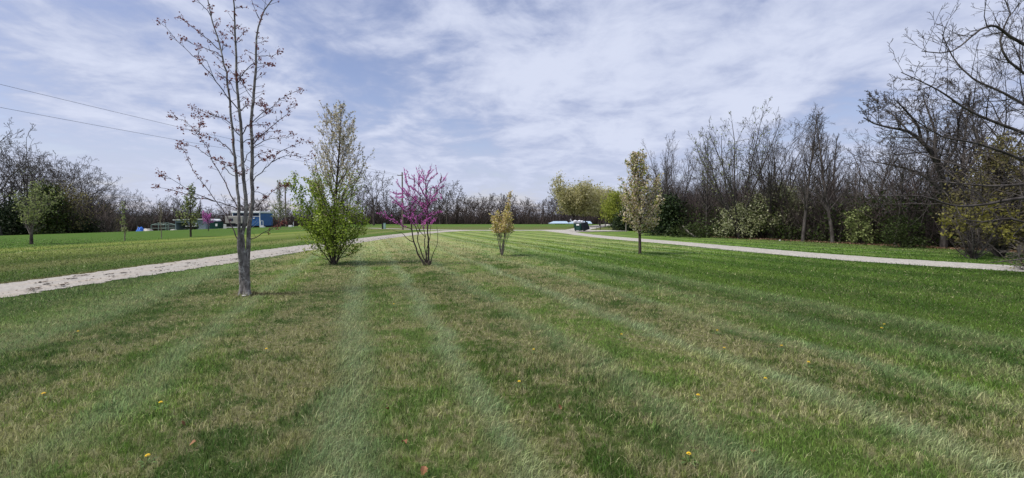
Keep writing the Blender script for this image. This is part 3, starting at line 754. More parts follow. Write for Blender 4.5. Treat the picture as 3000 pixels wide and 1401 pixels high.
# leafy plants -------------------------------------------------------
def blob_plant(name, px, basey, topy, w_px, n, mat, label, cat, size, seed, bark='dark_bark', trunk=.0, dY=0.0, Y=None, prof=None, group=None, stems=7, elong=1.4, clump=.28, partn='foliage', twigs=True, lo=.05):
    """shrub or small tree: stems, side twigs and leaf clumps set within an uneven crown"""
    rng = random.Random(seed); nr = np.random.default_rng(seed)
    if Y is None: p = on_ground(px, basey); Y = p.y; x = p.x
    else: x = (px - CX) / F * Y
    H = ht(topy, Y) - hz(x, Y); R = w_px / 2 / F * Y
    root = empty(name, (x, Y, hz(x, Y)), label, cat, group)
    prof = prof or (lambda t: math.sin(math.pi * min(1, (t * .9 + .12))) ** .7)
    polys = []; tips = []
    if trunk: polys.append(([Vector((0, 0, -.05)), Vector((.02 * H, 0, trunk * .5)), Vector((0, 0, trunk)), Vector((0, .02 * H, H * .8))], [.02 * H + .02, .017 * H + .01, .015 * H + .01, .006 * H]))
    for i in range(stems):
        az = rng.uniform(0, 6.28); t1 = rng.uniform(.35, 1); rr = R * prof(t1) * rng.uniform(.1, .95)
        a = Vector((rng.gauss(0, .02), rng.gauss(0, .02), trunk * rng.uniform(.7, 1) if trunk else -.05)); e = Vector((math.cos(az) * rr, math.sin(az) * rr, H * t1))
        m = a.lerp(e, .5) + Vector((math.cos(az) * rr * .12, math.sin(az) * rr * .12, -H * .04)); 
        pl_ = smooth_poly([a, m, e], max(.15, H / 9)); n_ = len(pl_)
        polys.append((pl_, [(.011 * H + .004) * (1 - .8 * j / n_) for j in range(n_)]))
        if twigs:
            for j in range(1, n_):
                for _ in range(3):
                    d = Vector((rng.gauss(0, 1), rng.gauss(0, 1), rng.uniform(.1, 1.4))).normalized(); L = R * rng.uniform(.15, .5)
                    b_ = pl_[j] + d * L; polys.append(([pl_[j], pl_[j].lerp(b_, .5) + Vector((0, 0, L * .06)), b_], [.004 * H + .002, .003 * H + .002, .0015 * H + .002])); tips.append(b_)
    v, f = multi_tubes([([q], 7) for q in polys[:1]] + [(polys[1:], 4)])
    link('stems' if not trunk else 'trunk', np_mesh('stems', v, [f], smooth=True), M[bark], root)
    # clumps
    K = max(14, int(n / 45)); cs = []
    while len(cs) < K:
        t = nr.random(); pr = prof(t) * R
        if nr.random() > prof(t): continue
        rr = pr * math.sqrt(nr.random()) * nr.uniform(.75, 1.12); az = nr.random() * 6.283
        cs.append((math.cos(az) * rr, math.sin(az) * rr, lo * H + t * H * (1 - lo)))
    cs = np.array(cs); c = cs[nr.integers(0, K, n)] + nr.normal(size=(n, 3)) * R * clump * np.array([.8, .8, .7]); c[:, 2] = np.clip(c[:, 2], .03, None)
    leaf_obj(partn, c, size * nr.uniform(.55, 1.4, n), mat, root, seed, elong)
    return root
cone = lambda t: max(.03, (1 - t) ** .75 * min(1, .55 + t * 3))
dome = lambda t: math.sqrt(max(.02, 1 - t * t))
egg = lambda t: max(.05, math.sin(math.pi * min(1, t * .82 + .16)) ** .6)
blob_plant('cedar', 1955, 690, 575, 110, 5000, M['cedar'], 'dark cedar behind the flowering roadside pear', 'tree', .16, 41, prof=dome, lo=.02)
blob_plant('flowering_shrub', 2275, 700, 545, 190, 8000, M['shrubw'], 'large white flowering shrub at the wood edge, arching over its neighbour', 'shrub', .10, 42, prof=dome, lo=.25, clump=.16, stems=14)
blob_plant('flowering_shrub', 2165, 699, 600, 130, 3400, M['shrubw'], 'lower white flowering shrub left of the large flowering shrub', 'shrub', .09, 43, prof=dome, lo=.15, clump=.16, stems=10)
blob_plant('green_shrub', 2045, 694, 655, 150, 2600, M['greendk'], 'low green shrub at the foot of the bare wood trees', 'shrub', .12, 44, prof=dome)
blob_plant('green_shrub', 2640, 725, 640, 120, 2400, M['greendk'], 'fresh green bush below the crooked oak', 'shrub', .07, 45, prof=dome, clump=.2, stems=5)
blob_plant('green_shrub', 2520, 716, 600, 90, 1600, M['palegrn'], 'pale green bush between the slender trees and the crooked oak', 'shrub', .09, 46, prof=egg, clump=.2)
blob_plant('cedar', 1845, 680, 585, 70, 2500, M['cedar2'], 'dark cedar bush beside the yellow green willow', 'tree', .16, 47, Y=66, prof=dome)
blob_plant('willow_tree', 1800, 655, 568, 76, 4200, M['willow'], 'yellow green willow between the round pears and the dark cedar bush', 'tree', .18, 48, Y=72, prof=egg, lo=.25)
blob_plant('cedar', 1825, 676, 625, 66, 2600, M['cedar'], 'low dark evergreen bush below the yellow green willow', 'tree', .16, 49, Y=64, prof=dome)
# row of round flowering pears beyond the bins
for i, (px, Y, ty, wd, lb) in enumerate(((1683, 92, 528, 118, 'largest round flowering pear, nearest in the row beyond the open bin'), (1716, 101, 545, 84, 'second round flowering pear in the row beyond the open bin'), (1757, 110, 553, 78, 'third round flowering pear in the row beyond the open bin'), (1803, 118, 560, 74, 'farthest round flowering pear in the row, partly behind the willow'))):
    x = (px - CX) / F * Y; rng = random.Random(400 + i); sk = Sk(); H = ht(ty, Y)
    root = empty('flowering_pear', (x, Y, 0), lb, 'tree', 'round flowering pears beyond the bin')
    Pp = P_(H, max=3, seg=[5, 8, 5, 3], n=[13, 10, 6, 0], ratio=[.66, .42, .5], ang=[36, 36, 40], start=[.45, .2, .1], wander=[.03, .07, .12, .2], trop=[0, .05, .05, .02], rmin=.02, rr=[.55, .5, .6], close=-.2, shape=lambda t: 1.0)
    branch(sk, rng, Vector((0, 0, -.1)), UP, H * .34, .20, 0, Pp)
    W2 = wd / 2 / F * Y
    xs = float(np.percentile([abs(p.x) for a, _, _ in sk.L for p in a], 95)); zs = float(np.percentile([p.z for a, _, _ in sk.L for p in a], 99))
    f_ = W2 / xs; g_ = H / zs
    for a, _, _ in sk.L:
        for p in a: p.x *= f_; p.y *= f_; p.z *= g_
    wood_parts(sk, root, M['dark_bark'], M['dark_bark'], 8, 4, 3)
    c = along(sk, (1, 2, 3), .07, .50, rng, 0, lambda q: q.z > H * .26); c = c[::max(1, len(c) // 20000)]
    leaf_obj('blossom', c, [.21 * rng.uniform(.6, 1.3) for _ in c], M['pearfar'], root, 400 + i)

# left wood -----------------------------------------------------------
LWL = 'bare tree of the left hand wood'; LWG = 'bare trees of the left hand wood'
lwk = [Kind(bare_proto('bare_tree', 250 + i, 12, .2, oak(12, rmin=.014, n=[10, 7, 5, 4, 0]), M['wood_bark'], LWL, 'tree', LWG)) for i in range(2)]
for (px, Y, topy) in ((-150, 50, 380), (-70, 58, 420), (60, 66, 480), (140, 70, 470), (200, 74, 498), (265, 88, 520), (310, 96, 560), (345, 100, 560), (-20, 66, 440), (110, 80, 490), (370, 108, 578), (170, 90, 500), (225, 100, 530), (290, 110, 560), (20, 90, 470), (400, 112, 580), (440, 118, 575)):
    x = (px - CX) / F * Y; h = ht(topy, Y) - hz(x, Y)
    lwk[rs.randrange(2)].put(x, Y, s=h / 11.0, rz=rs.uniform(0, 6), sx=rs.uniform(.8, 1.05))
x = (2 - CX) / F * 54; lwk[0].put(x, 54, s=(ht(385, 54) - hz(x, 54)) / 11, rz=2.0, label='tallest bare tree at the left border', group=None)
x = (264 - CX) / F * 80; lwk[1].put(x, 80, s=(ht(502, 80) - hz(x, 80)) / 11, rz=1.0, label='lone upright bare tree at the right end of the left hand wood')
x = (85 - CX) / F * 62; lwk[1].put(x, 62, s=(ht(455, 62) - hz(x, 62)) / 11, rz=3.0, label='broad bare tree behind the pale green lawn tree')
blob_plant('cedar', 150, 690, 545, 90, 7000, M['cedar2'], 'tall olive cedar among the left hand wood', 'tree', .16, 61, Y=56, prof=egg, lo=.02)
blob_plant('cedar', 40, 690, 600, 150, 8000, M['cedar'], 'wide dark cedar behind the pale green lawn tree', 'tree', .17, 62, Y=58, prof=dome, lo=.02)
blob_plant('cedar', 225, 690, 640, 110, 4000, M['cedar'], 'low dark cedar right of the tall olive cedar', 'tree', .17, 63, Y=60, prof=dome, lo=.02)
blob_plant('budding_tree', 75, 690, 500, 120, 2200, M['palegrn'], 'tall hazy green tree behind the pale green lawn tree', 'tree', .11, 65, Y=64, prof=egg, lo=.2, clump=.2, stems=20, bark='far_bark')
blob_plant('budding_tree', 290, 680, 600, 110, 2200, M['olive'], 'low olive tree at the right end of the left hand wood', 'tree', .13, 66, Y=76, prof=egg, lo=.05, clump=.2, stems=16, bark='far_bark')
blob_plant('budding_tree', 200, 685, 545, 130, 2600, M['olive'], 'olive budding tree behind the right side of the tall olive cedar', 'tree', .13, 64, Y=58, prof=egg, lo=.15, clump=.2, stems=16, bark='far_bark')
def lwp(rng, n):
    px = rng.uniform(-250, 330, n); Y = rng.uniform(60, 95, n); return np.column_stack([(px - 1500) / 1300 * Y, Y])
brush('undergrowth', scatter(5000, 31, lwp), lambda P, r: 2.0 + 4.0 * r.random(len(P)), 24000, M['brush'], 'dark bare undergrowth of the left hand wood', .07, 32, .55)

# ------------------------------------------------------------------ trees on the lawn
# red maple, three stems (traced limbs)
rng = random.Random(21); MY = on_ground(718, 865).y
def A_(x, y): return (440 + x / 4.01, y / 4.01)
def B_(x, y): return (440 + x / 4.01, 280 + y / 4.01)
def C_(x, y): return (440 + x / 3.342, 540 + y / 3.342)
def ms(s):
    """'A 10,20 30,40 B 5,6' -> pixels, read off three enlargements"""
    f = None; o = []
    for w_ in s.split():
        if w_ in 'ABC': f = {'A': A_, 'B': B_, 'C': C_}[w_]
        else: a, b = w_.split(','); o.append(f(float(a), float(b)))
    return o
stems = [("C 903,1085 902,950 885,780 868,620 870,420 865,200 850,0 B 1015,950 1000,800 985,650 970,450 955,300 940,150 935,0 A 910,1000 900,850 870,770 850,680 830,580 790,430 750,330 720,200 695,100 680,0 665,-160 660,-300", -.12, .031, .005, .25),
    ("C 928,1085 922,950 905,780 895,620 905,480 932,330 940,180 922,0 B 1095,900 1080,650 1065,400 1050,180 1030,0 A 1015,900 1005,600 995,350 990,100 975,-100 965,-400", 0, .039, .006, -.15),
    ("C 952,1085 950,950 955,780 960,600 965,450 985,310 1003,180 1000,0 B 1195,950 1200,700 1195,500 1185,330 1200,150 1210,50 A 1230,950 1240,800 1240,650 1250,450 1270,320 1290,240 1340,120 1420,10 1480,-100 1500,-250", .06, .043, .005, .3)]
limbs = ["A 1280,240 1240,140 1200,40 1170,-80", "B 1045,170 960,75 A 900,1125 780,960 700,860 600,740 500,660 400,560 320,490 250,400 190,320 110,265", "A 835,640 700,590 600,550 500,520 420,480 355,450", "A 825,610 760,540 680,460 590,400 520,340 440,270 360,210",
    "A 700,150 640,90 570,10 530,-60", "A 770,970 740,880 700,800 650,710 610,680", "A 1030,990 1060,900 1150,800 1230,740 1330,750 1440,760", "A 1245,670 1350,655 1430,660 1520,610", "A 1205,1170 1130,1070 1080,980 1040,880", "A 585,740 570,640 560,540",
    "B 1052,480 980,380 930,320 840,265 700,215 600,180 500,130", "B 840,265 740,245 620,245 510,240", "B 985,690 900,600 830,550 740,500 680,485 590,460", "C 868,230 830,170 790,110 740,0 B 900,1060 830,930 740,780 690,660 650,570 560,460 470,350 380,290 300,260 235,235",
    "B 560,460 470,410 360,395", "B 575,440 575,380 600,325", "B 715,740 640,680 550,610 440,580 380,550", "B 995,960 900,870 850,800 770,745", "C 862,540 820,460 780,370 730,280 660,180 600,110 530,0 B 640,1060 560,960 490,850 430,720 390,640 340,550", "B 390,640 320,600",
    "C 862,240 760,200 640,165 520,120 440,90 370,60 290,0 B 350,1040 250,980 110,900", "C 640,175 560,145 450,140 350,95 230,60 110,35 40,30", "B 1090,460 1130,370 1200,320 1280,240 1370,170 1470,110 1560,20 A 1600,1120 1700,1080 1770,1070", "B 1240,300 1330,240 1440,190",
    "B 1205,590 1280,490 1370,420 1450,340 1540,280 1610,210 1660,110 1680,60", "B 1205,620 1290,560 1390,515 1540,495 1690,475", "B 1200,1000 1300,900 1420,790 1480,700 1560,640 1650,600 1760,550 1880,545", "B 1420,800 1500,740 1600,710 1700,705 1800,720 1920,705", "B 1205,840 1290,770 1380,740 1450,720",
    "B 1110,800 1140,700 1190,640 1230,480 1300,460", "C 1003,245 1080,190 1130,130 1200,70 1240,40 1350,0", "C 965,540 1040,520 1120,470 1220,420 1310,360", "B 1095,530 1180,510 1300,480 1400,430 1520,420", "B 1220,350 1290,345 1360,355", "B 1220,740 1290,680 1400,655", "C 1003,80 1060,75 1120,110 1130,130", "B 1000,960 1060,940 1120,870", "B 1215,80 1280,90 1360,130", "B 940,850 1000,880 1050,920", "A 1000,930 960,850 900,760", "A 1040,880 1100,960", "A 840,640 850,500 840,400", "A 1000,1100 960,1000 890,920 800,900", "A 1000,430 960,380 970,300", "A 1005,480 1060,430 1100,350", "B 1070,180 1130,130 1190,85", "B 1000,900 930,820 880,790"]
mroot = at(718, 865, MY); mroot.z = 0
root = empty('red_maple', mroot, 'tall three stemmed grey maple with red buds beside the gravel drive', 'tree')
sk = Sk(); tw = []
for s_, d0, r0, r1, dY in stems:
    pts = ms(s_); n = len(pts) - 1
    P = smooth_poly([at(x, y, MY + d0 * min(1, i / 5) + dY * (i / n) ** 1.5) for i, (x, y) in enumerate(pts)], .12)
    P = [p + Vector((rng.gauss(0, .004), rng.gauss(0, .004), 0)) for p in P]
    if P[0].z > -.05: P[0].z = -.06
    n = len(P) - 1
    rad = [(r0 * (1 - i / n) ** .75 + r1) * (1 + .45 * math.exp(-i / 2.0)) for i in range(n + 1)]
    sk.add(P, rad, 0)
buds = []
def bud_at(q, r, m=5):
    for _ in range(m): buds.append(tuple(q + Vector((rng.gauss(0, r), rng.gauss(0, r), rng.gauss(0, r)))))
for s_ in limbs:
    pts = ms(s_); (x0, y0) = pts[0]; dY = rng.uniform(-.9, .9)
    if len(pts) > 8: dY = rng.uniform(.5, 1.0) * rng.choice((-1, 1))
    # start on the nearest stem in space
    best = min((((p - at(x0, y0, p.y)).length, p) for P, _, l in sk.L for p in P), key=lambda a: a[0])[1]
    n = len(pts) - 1
    P = smooth_poly([at(x, y, best.y + dY * (i / n) ** 1.1) for i, (x, y) in enumerate(pts)], .09); P[0] = best.copy()
    n = len(P) - 1; L = sum((P[i + 1] - P[i]).length for i in range(n)); r0 = min(.0105, .0028 + .0034 * L)
    P = [p + Vector((rng.gauss(0, .006), rng.gauss(0, .006), rng.gauss(0, .006))) * min(1, i) for i, p in enumerate(P)]
    rad = [r0 * (1 - i / n) + .0026 for i in range(n + 1)]; sk.add(P, rad, 1)
    for i in range(1, n):
        t = i / n
        if rng.random() < .5 + .4 * t:
            d = (P[i + 1] - P[i]).normalized(); sd_ = perp(rng, d); e = (d * .8 + sd_ * .9 + UP * .25).normalized(); l_ = rng.uniform(.03, .16) * (1.25 - .4 * t)
            q = P[i] + e * l_; sk.add([P[i], P[i].lerp(q, .5) + UP * .006, q], [.004, .0035, .003], 2)
            if rng.random() < .3 + .75 * t: bud_at(q, .019, 9)
        if t > .45 and rng.random() < .5: bud_at(P[i], .022, 8)
    bud_at(P[-1], .035, 26)
# twigs straight off the stems, more of them and redder towards the top
for P, rad, l in [a for a in sk.L if a[2] == 0]:
    n = len(P) - 1
    for i in range(n):
        z = P[i].z
        if z < 1.7: continue
        for _ in range(2 if z > 4 else 1):
            if rng.random() < .75:
                a = rng.uniform(0, 6.28); e = Vector((math.cos(a), math.sin(a), rng.uniform(.3, 1.0))).normalized(); l_ = rng.uniform(.06, .30)
                q = P[i] + e * l_; sk.add([P[i], P[i].lerp(q, .5), q], [.005, .004, .003], 2)
                if z > 3.2 and rng.random() < .35 + .1 * z: bud_at(q, .018, 6)
                if z > 4.6 and rng.random() < .5: bud_at(P[i].lerp(q, .6), .02, 5)
for i_, (p, r, l) in enumerate(sk.L): sk.L[i_] = ([x - mroot for x in p], r, l)
wood_parts(sk, root, M['maple_bark'], M['maple_twig'], 14, 6, 4, 0, 2)
leaf_obj('buds', [tuple(Vector(b) - mroot) for b in buds], [.023 * rng.uniform(.6, 1.5) for _ in buds], M['bud'], root, 3, 1.5)
# flared foot of the trunk
v = []; f = []; nn = 28; zz = [-.05, .0, .05, .12, .22, .38, .58, .82, 1.05, 1.25]
cxs = [-.0, .0, .0, -.005, -.01, -.02, -.025, -.03, -.035, -.04]
for j, z in enumerate(zz):
    for i in range(nn):
        a = 2 * math.pi * i / nn; R_ = (.076 if z > .3 else .076 + .055 * (1 - z / .3) ** 2) * (1 + .16 * math.cos(3 * a + .8) + .07 * math.sin(5 * a + z * 3) + .05 * mnoise.noise(Vector((a * 2, z * 5, 1)))) * (1 - .12 * max(0, z - .3))
        R_ *= 1.0 if z < 1.0 else .82
        v.append((cxs[j] + R_ * 1.05 * math.cos(a), R_ * .8 * math.sin(a), z))
for j in range(len(zz) - 1):
    for i in range(nn): f.append((j * nn + i, j * nn + (i + 1) % nn, (j + 1) * nn + (i + 1) % nn, (j + 1) * nn + i))
link('trunk_foot', np_mesh('trunk_foot', np.array(v), [np.array(f)], smooth=True), M['maple_bark'], root)

# redbud, many stems
rng = random.Random(5); RY = on_ground(1252, 777).y; rroot = at(1252, 777, RY); rroot.z = 0
def RB(s): return [(1080 + float(a.split(',')[0]) / 3.538, 460 + float(a.split(',')[1]) / 3.538) for a in s.split()]
rstems = [("575,1112 530,1040 490,940 460,850 445,750 440,650 425,520 415,450 380,380 340,330 285,255", .026), ("600,1115 540,980 510,880 510,800 480,720 430,640 380,570 320,500 260,440 235,400", .018), ("605,1115 590,1000 580,900 585,830 540,780 500,700 490,600", .016),
    ("622,1112 622,950 615,800 612,690 610,560 600,430 595,330 590,250 570,180 545,120 525,80", .030), ("640,1110 670,1000 705,920 715,820 710,720", .011), ("610,1115 600,1000 630,850 640,740 660,660 690,620", .016)]
rl = ["445,745 360,720 300,680 220,640 130,590", "450,890 390,830 340,790 250,760", "440,610 480,530 500,490 450,420 390,380 300,380 240,370", "500,490 540,440 520,380 470,320 480,240 465,180", "400,430 420,330 390,240 370,160", "600,430 560,370 530,310 490,260 400,200", "610,540 650,450 700,380 740,310 800,290", "700,380 700,340 740,270 800,215", "740,270 760,210 745,165", "597,350 620,260 660,210 720,165",
    "590,250 620,160 650,120", "615,620 700,580 760,550 820,500", "585,820 560,700 520,620 540,590 600,620 650,640", "640,460 720,430 790,430", "605,500 520,470 420,400 330,380", "425,500 360,520 300,490 240,460", "530,310 520,240 530,180", "595,300 560,230 540,200", "470,700 420,640 350,600", "610,600 560,520 540,440", "600,460 640,400 640,340 700,300", "415,440 350,420 270,420", "510,800 540,720 600,640", "440,560 470,470 500,420 440,300"]
root = empty('redbud_tree', rroot, 'redbud with magenta blossom and many slender dark stems on the lawn', 'tree')
sk = Sk(); bl = []
def bloom(q, r, m):
    for _ in range(m): bl.append(tuple(q + Vector((rng.gauss(0, r), rng.gauss(0, r), rng.gauss(0, r)))))
for s_, r0 in rstems:
    pts = RB(s_); n = len(pts) - 1; dY = rng.uniform(-.5, .5)
    P = smooth_poly([at(x, y, RY + dY * (i / n)) for i, (x, y) in enumerate(pts)], .1); P[0].z = -.04; n = len(P) - 1
    sk.add([p + Vector((rng.gauss(0, .008), rng.gauss(0, .008), 0)) for p in P], [r0 * (1 - i / n) + .006 for i in range(n + 1)], 0)
for s_ in rl:
    pts = RB(s_); n = len(pts) - 1; dY = rng.uniform(-.9, .9)
    best = min((((p - at(*pts[0], p.y)).length, p) for P, _, l in sk.L for p in P), key=lambda a: a[0])[1]
    P = smooth_poly([at(x, y, best.y + dY * (i / n)) for i, (x, y) in enumerate(pts)], .1); P[0] = best.copy(); n = len(P) - 1
    sk.add([p + Vector((rng.gauss(0, .01), rng.gauss(0, .01), rng.gauss(0, .01))) for p in P], [.012 * (1 - i / n) + .005 for i in range(n + 1)], 1)
for P, rad, l in list(sk.L):
    n = len(P) - 1
    for i in range(1, n):
        if P[i].z < 1.35: continue
        bare = (P[i].x - rroot.x) > .5 and P[i].z < 2.1
        for _ in range(2):
            if rng.random() < .5:
                d = (P[i + 1] - P[i]).normalized(); e = (d + perp(rng, d) * .8 + UP * .5).normalized(); L = rng.uniform(.08, .42)
                q = P[i] + e * L; mid = P[i].lerp(q, .5) + Vector((rng.gauss(0, .015), 0, rng.gauss(0, .015)))
                sk.add([P[i].copy(), mid, q], [.0065, .005, .003], 2)
                if not bare:
                    for k in range(int(L / .028)):
                        if rng.random() < .5: bloom(P[i].lerp(q, k / (L / .028)), .012, 4)
        if not bare and rng.random() < .75: bloom(P[i], .02, 9); bloom(P[i].lerp(P[i + 1], .5), .018, 7)
for i_, (p, r, l) in enumerate(sk.L): sk.L[i_] = ([x - rroot for x in p], r, l)
wood_parts(sk, root, M['dark_bark'], M['dark_bark'], 8, 5, 3, 0, 2)
leaf_obj('blossom', [tuple(Vector(b) - rroot) for b in bl], [.029 * rng.uniform(.6, 1.4) for _ in bl], M['redbud'], root, 5, 1.3)
mb = MB(); mb.tube((.05, -.05, -.05), (.1, -.08, .16), .07, .04); mb.tube((-.05, .02, -.05), (-.05, .02, .12), .09, .06); mb.build('stump', M['dark_bark'], root)

# pears -----------------------------------------------------------------
def pear(name, px, basey, topy, label, seed, trunkr, P, foliage, pre=None, mats=('dark_bark', 'dark_bark'), group=None, extra=None, wscale=1.0, Y=None):
    rng = random.Random(seed)
    p = on_ground(px, basey) if Y is None else Vector(((px - CX) / F * Y, Y, 0)); H = ht(topy, p.y) - hz(p.x, p.y); p.z = hz(p.x, p.y)
    root = empty(name, p, label, 'tree', group); sk = Sk(); P = dict(P); P['H'] = H
    branch(sk, rng, Vector((0, 0, -.05)), UP, H * .985 if 'tl' not in P else P['tl'] * H, trunkr, 0, P)
    if extra: extra(sk, rng, H, P)
    if 1:
        zs = max(q.z for a, _, _ in sk.L for q in a)
        for a, _, _ in sk.L:
            for q in a: q.z *= H / zs
    wood_parts(sk, root, M[mats[0]], M[mats[1]], 9, 5, 3)
    for (pn, mat, levs, step, jit, size, keep) in foliage:
        c = along(sk, levs, step, jit, rng, .0, (lambda q, k=keep: k(q, H, rng)) if keep else None)
        leaf_obj(pn, c, [size * rng.uniform(.6, 1.4) for _ in c], M[mat], root, seed + len(pn), 1.35)
        print(name, pn, len(c))
    return root
# tall pear with a green shrubby skirt
def lower(sk, rng, H, P):
    Q = P_(H, max=3, seg=[6, 6, 4, 3], n=[10, 7, 4, 0], ratio=[.14, .5, .5], ang=[40, 40, 40], start=[.2, .1, .1], trop=[.03, .05, .03, 0], rmin=.004, rr=[.5, .5, .6], shape=lambda t: 1.1 - .5 * t)
    for (az, tilt, L) in ((180, 11, .54), (165, 15, .52), (192, 18, .48), (160, 24, .40), (205, 26, .36),  (0, 26, .42), (15, 36, .34), (340, 32, .38), (80, 36, .34), (270, 34, .36), (120, 42, .22)):
        a = math.radians(az); t = math.radians(tilt)
        branch(sk, rng, Vector((math.cos(a) * .06, math.sin(a) * .06, -.02)), Vector((math.cos(a) * math.sin(t), math.sin(a) * math.sin(t), math.cos(t))), L * H, .022, 0 if L > .5 else 1, Q if L > .5 else dict(Q, n=[0, 12, 5, 0], ratio=[0, .42, .5]))
def keep_green(q, H, rng):
    t = q.z / H
    if t < .30: return t > .06 and rng.random() < .62
    left = (-q.x) / 1.0
    if q.x < -.45: return q.x > -1.55 and t < .56 and rng.random() < .95
    return rng.random() < max(0, .6 - (t - .30) * 2.0)
def keep_bl(q, H, rng):
    t = q.z / H
    return t > .26 and not (q.x < -.6 and t < .5) and rng.random() < min(.95, .25 + (t - .26) * 1.8)
pearP = P_(6, max=3, seg=[14, 7, 5, 3], n=[40, 8, 4, 0], ratio=[.27, .42, .5], ang=[46, 38, 40], start=[.10, .1, .1], wander=[.018, .07, .12, .18], trop=[.02, .13, .08, .04], rmin=.004, rr=[.42, .5, .6], tip=[.12, .25, .3, .4], shape=lambda t: float(np.interp(t, [0, .12, .25, .4, .5, .75, .9, 1], [.55, .85, 1.5, 1.35, 1.0, .85, .5, .25])))
pear('pear_tree', 978, 775, 292, 'tall pear with white blossom above and fresh green leaves on its wide lower half', 31, .075, pearP,
    [('leaves', 'green', (1, 2, 3), .021, .06, .048, keep_green), ('blossom', 'pearbl', (1, 2, 3), .055, .035, .046, keep_bl)], extra=lower)
# small vase shaped pear
def vase(sk, rng, H, P):
    Q = P_(H, max=2, seg=[8, 6, 3], n=[10, 5, 0], ratio=[.18, .5], ang=[40, 38], start=[.48, .1], trop=[.03, .07, .04], wander=[.03, .1, .15], rmin=.004, rr=[.5, .6], tip=[.2, .3, .4], shape=lambda t: 1.2 - .7 * t)
    for i in range(11):
        a = i * 2.4; t = math.radians(rng.uniform(6, 23))
        branch(sk, rng, Vector((math.cos(a) * .03, math.sin(a) * .03, .0)), Vector((math.cos(a) * math.sin(t), math.sin(a) * math.sin(t), math.cos(t))), H * rng.uniform(.34, .66), .013, 0, Q)
pear('pear_tree', 1470, 750, 560, 'small vase shaped pear with olive yellow leaves in the middle of the lawn', 32, .03, P_(3, max=2, seg=[10, 6, 3], n=[20, 5, 0], ratio=[.15, .5], ang=[36, 38], start=[.35, .1], trop=[.02, .1, .05], rmin=.004, rr=[.5, .6], tip=[.15, .3, .4], shape=lambda t: 1.25 - .9 * t),
    [('leaves', 'pearbl2', (0, 1, 2), .030, .04, .055, lambda q, H, r: q.z > H * .36 and r.random() < .8)], mats=('grey_bark', 'grey_bark'), extra=vase)
# roadside pear, single trunk
pear('pear_tree', 1875, 745, 442, 'single trunked pear with cream and pink blossom in front of the right hand drive', 33, .075, P_(5, max=3, seg=[12, 7, 4, 3], n=[44, 8, 4, 0], ratio=[.27, .42, .5], ang=[52, 38, 40], start=[.19, .1, .1], wander=[.02, .07, .12, .18], trop=[.02, .12, .06, .03], rmin=.005, rr=[.4, .5, .6], tip=[.12, .25, .3, .4], shape=lambda t: float(np.interp(t, [0, .2, .3, .45, .56, .8, 1], [.6, .9, 1.4, 1.3, .85, .68, .25]))),
    [('blossom', 'pearbl3', (1, 2, 3), .040, .05, .058, lambda q, H, r: r.random() < (.95 if q.z < H * .56 else .6)), ('leaves', 'willow', (2, 3), .25, .05, .07, None)])

# small lawn trees on the left ------------------------------------------
spr = dict(max=3, seg=[6, 6, 4, 3], n=[12, 7, 5, 0], ratio=[.5, .45, .5], ang=[42, 40, 40], start=[.15, .1, .1], wander=[.04, .1, .14, .2], trop=[.02, .08, .05, .03], rmin=.007, rr=[.5, .5, .6])
pear('lawn_tree', 92, 716, 520, 'broad young tree with pale green leaves at the far left of the lawn', 71, .10, P_(5, **dict(spr, ratio=[.46, .45, .5], tl=.6)), [('leaves', 'palegrn', (1, 2, 3), .10, .08, .085, lambda q, H, r: q.z > H * .3)], mats=('dark_bark', 'grey_bark'))
pear('sapling', 365, 706, 590, 'thin young sapling with sparse yellow green leaves beside two fence posts', 72, .045, P_(4, **dict(spr, n=[16, 4, 3, 0], ratio=[.10, .4, .5], max=3, tl=.95)), [('leaves', 'palegrn', (1, 2, 3), .10, .06, .09, None)], mats=('sapl_bark', 'sapl_bark'))
pear('sapling', 473, 699, 590, 'thin bare young sapling with pale trunk in front of the wire kennel', 73, .04, P_(4, **dict(spr, n=[12, 4, 3, 0], ratio=[.22, .4, .5], start=[.4, .1, .1], tl=.95, rmin=.009)), [('leaves', 'olive', (2, 3), .8, .05, .07, None)], mats=('sapl_bark', 'sapl_bark'))
pear('lawn_tree', 559, 694, 535, 'conical green leafed young tree in front of the grey shed', 74, .09, P_(5, **dict(spr, n=[30, 7, 4, 0], ratio=[.34, .45, .5], ang=[52, 40, 40], shape=SHAPES['cone'], start=[.08, .1, .1], tl=.97)), [('leaves', 'palegrn', (1, 2, 3), .16, .09, .11, lambda q, H, r: q.z > H * .2 and r.random() < .8)], mats=('dark_bark', 'dark_bark'))
pear('redbud_tree', 611, 677, 617, 'small magenta flowering redbud beside the white topped bin', 75, .06, P_(3.5, **dict(spr, ratio=[.42, .45, .5], tl=.72, start=[.35, .1, .1])), [('blossom', 'redbud', (1, 2, 3), .12, .06, .085, None)], mats=('dark_bark', 'dark_bark'))
pear('lawn_tree', 822, 672, 525, 'loose green leafed tree in front of the left utility pole', 76, .09, P_(7, **dict(spr, n=[34, 7, 4, 0], ratio=[.34, .45, .5], ang=[46, 40, 40], shape=SHAPES['cone'], start=[.1, .1, .1], tl=.98, rmin=.012)), [('leaves', 'palegrn', (1, 2, 3), .17, .10, .13, lambda q, H, r: r.random() < (.9 if q.z < H * .5 else .3))], mats=('grey_bark', 'grey_bark'), Y=84)

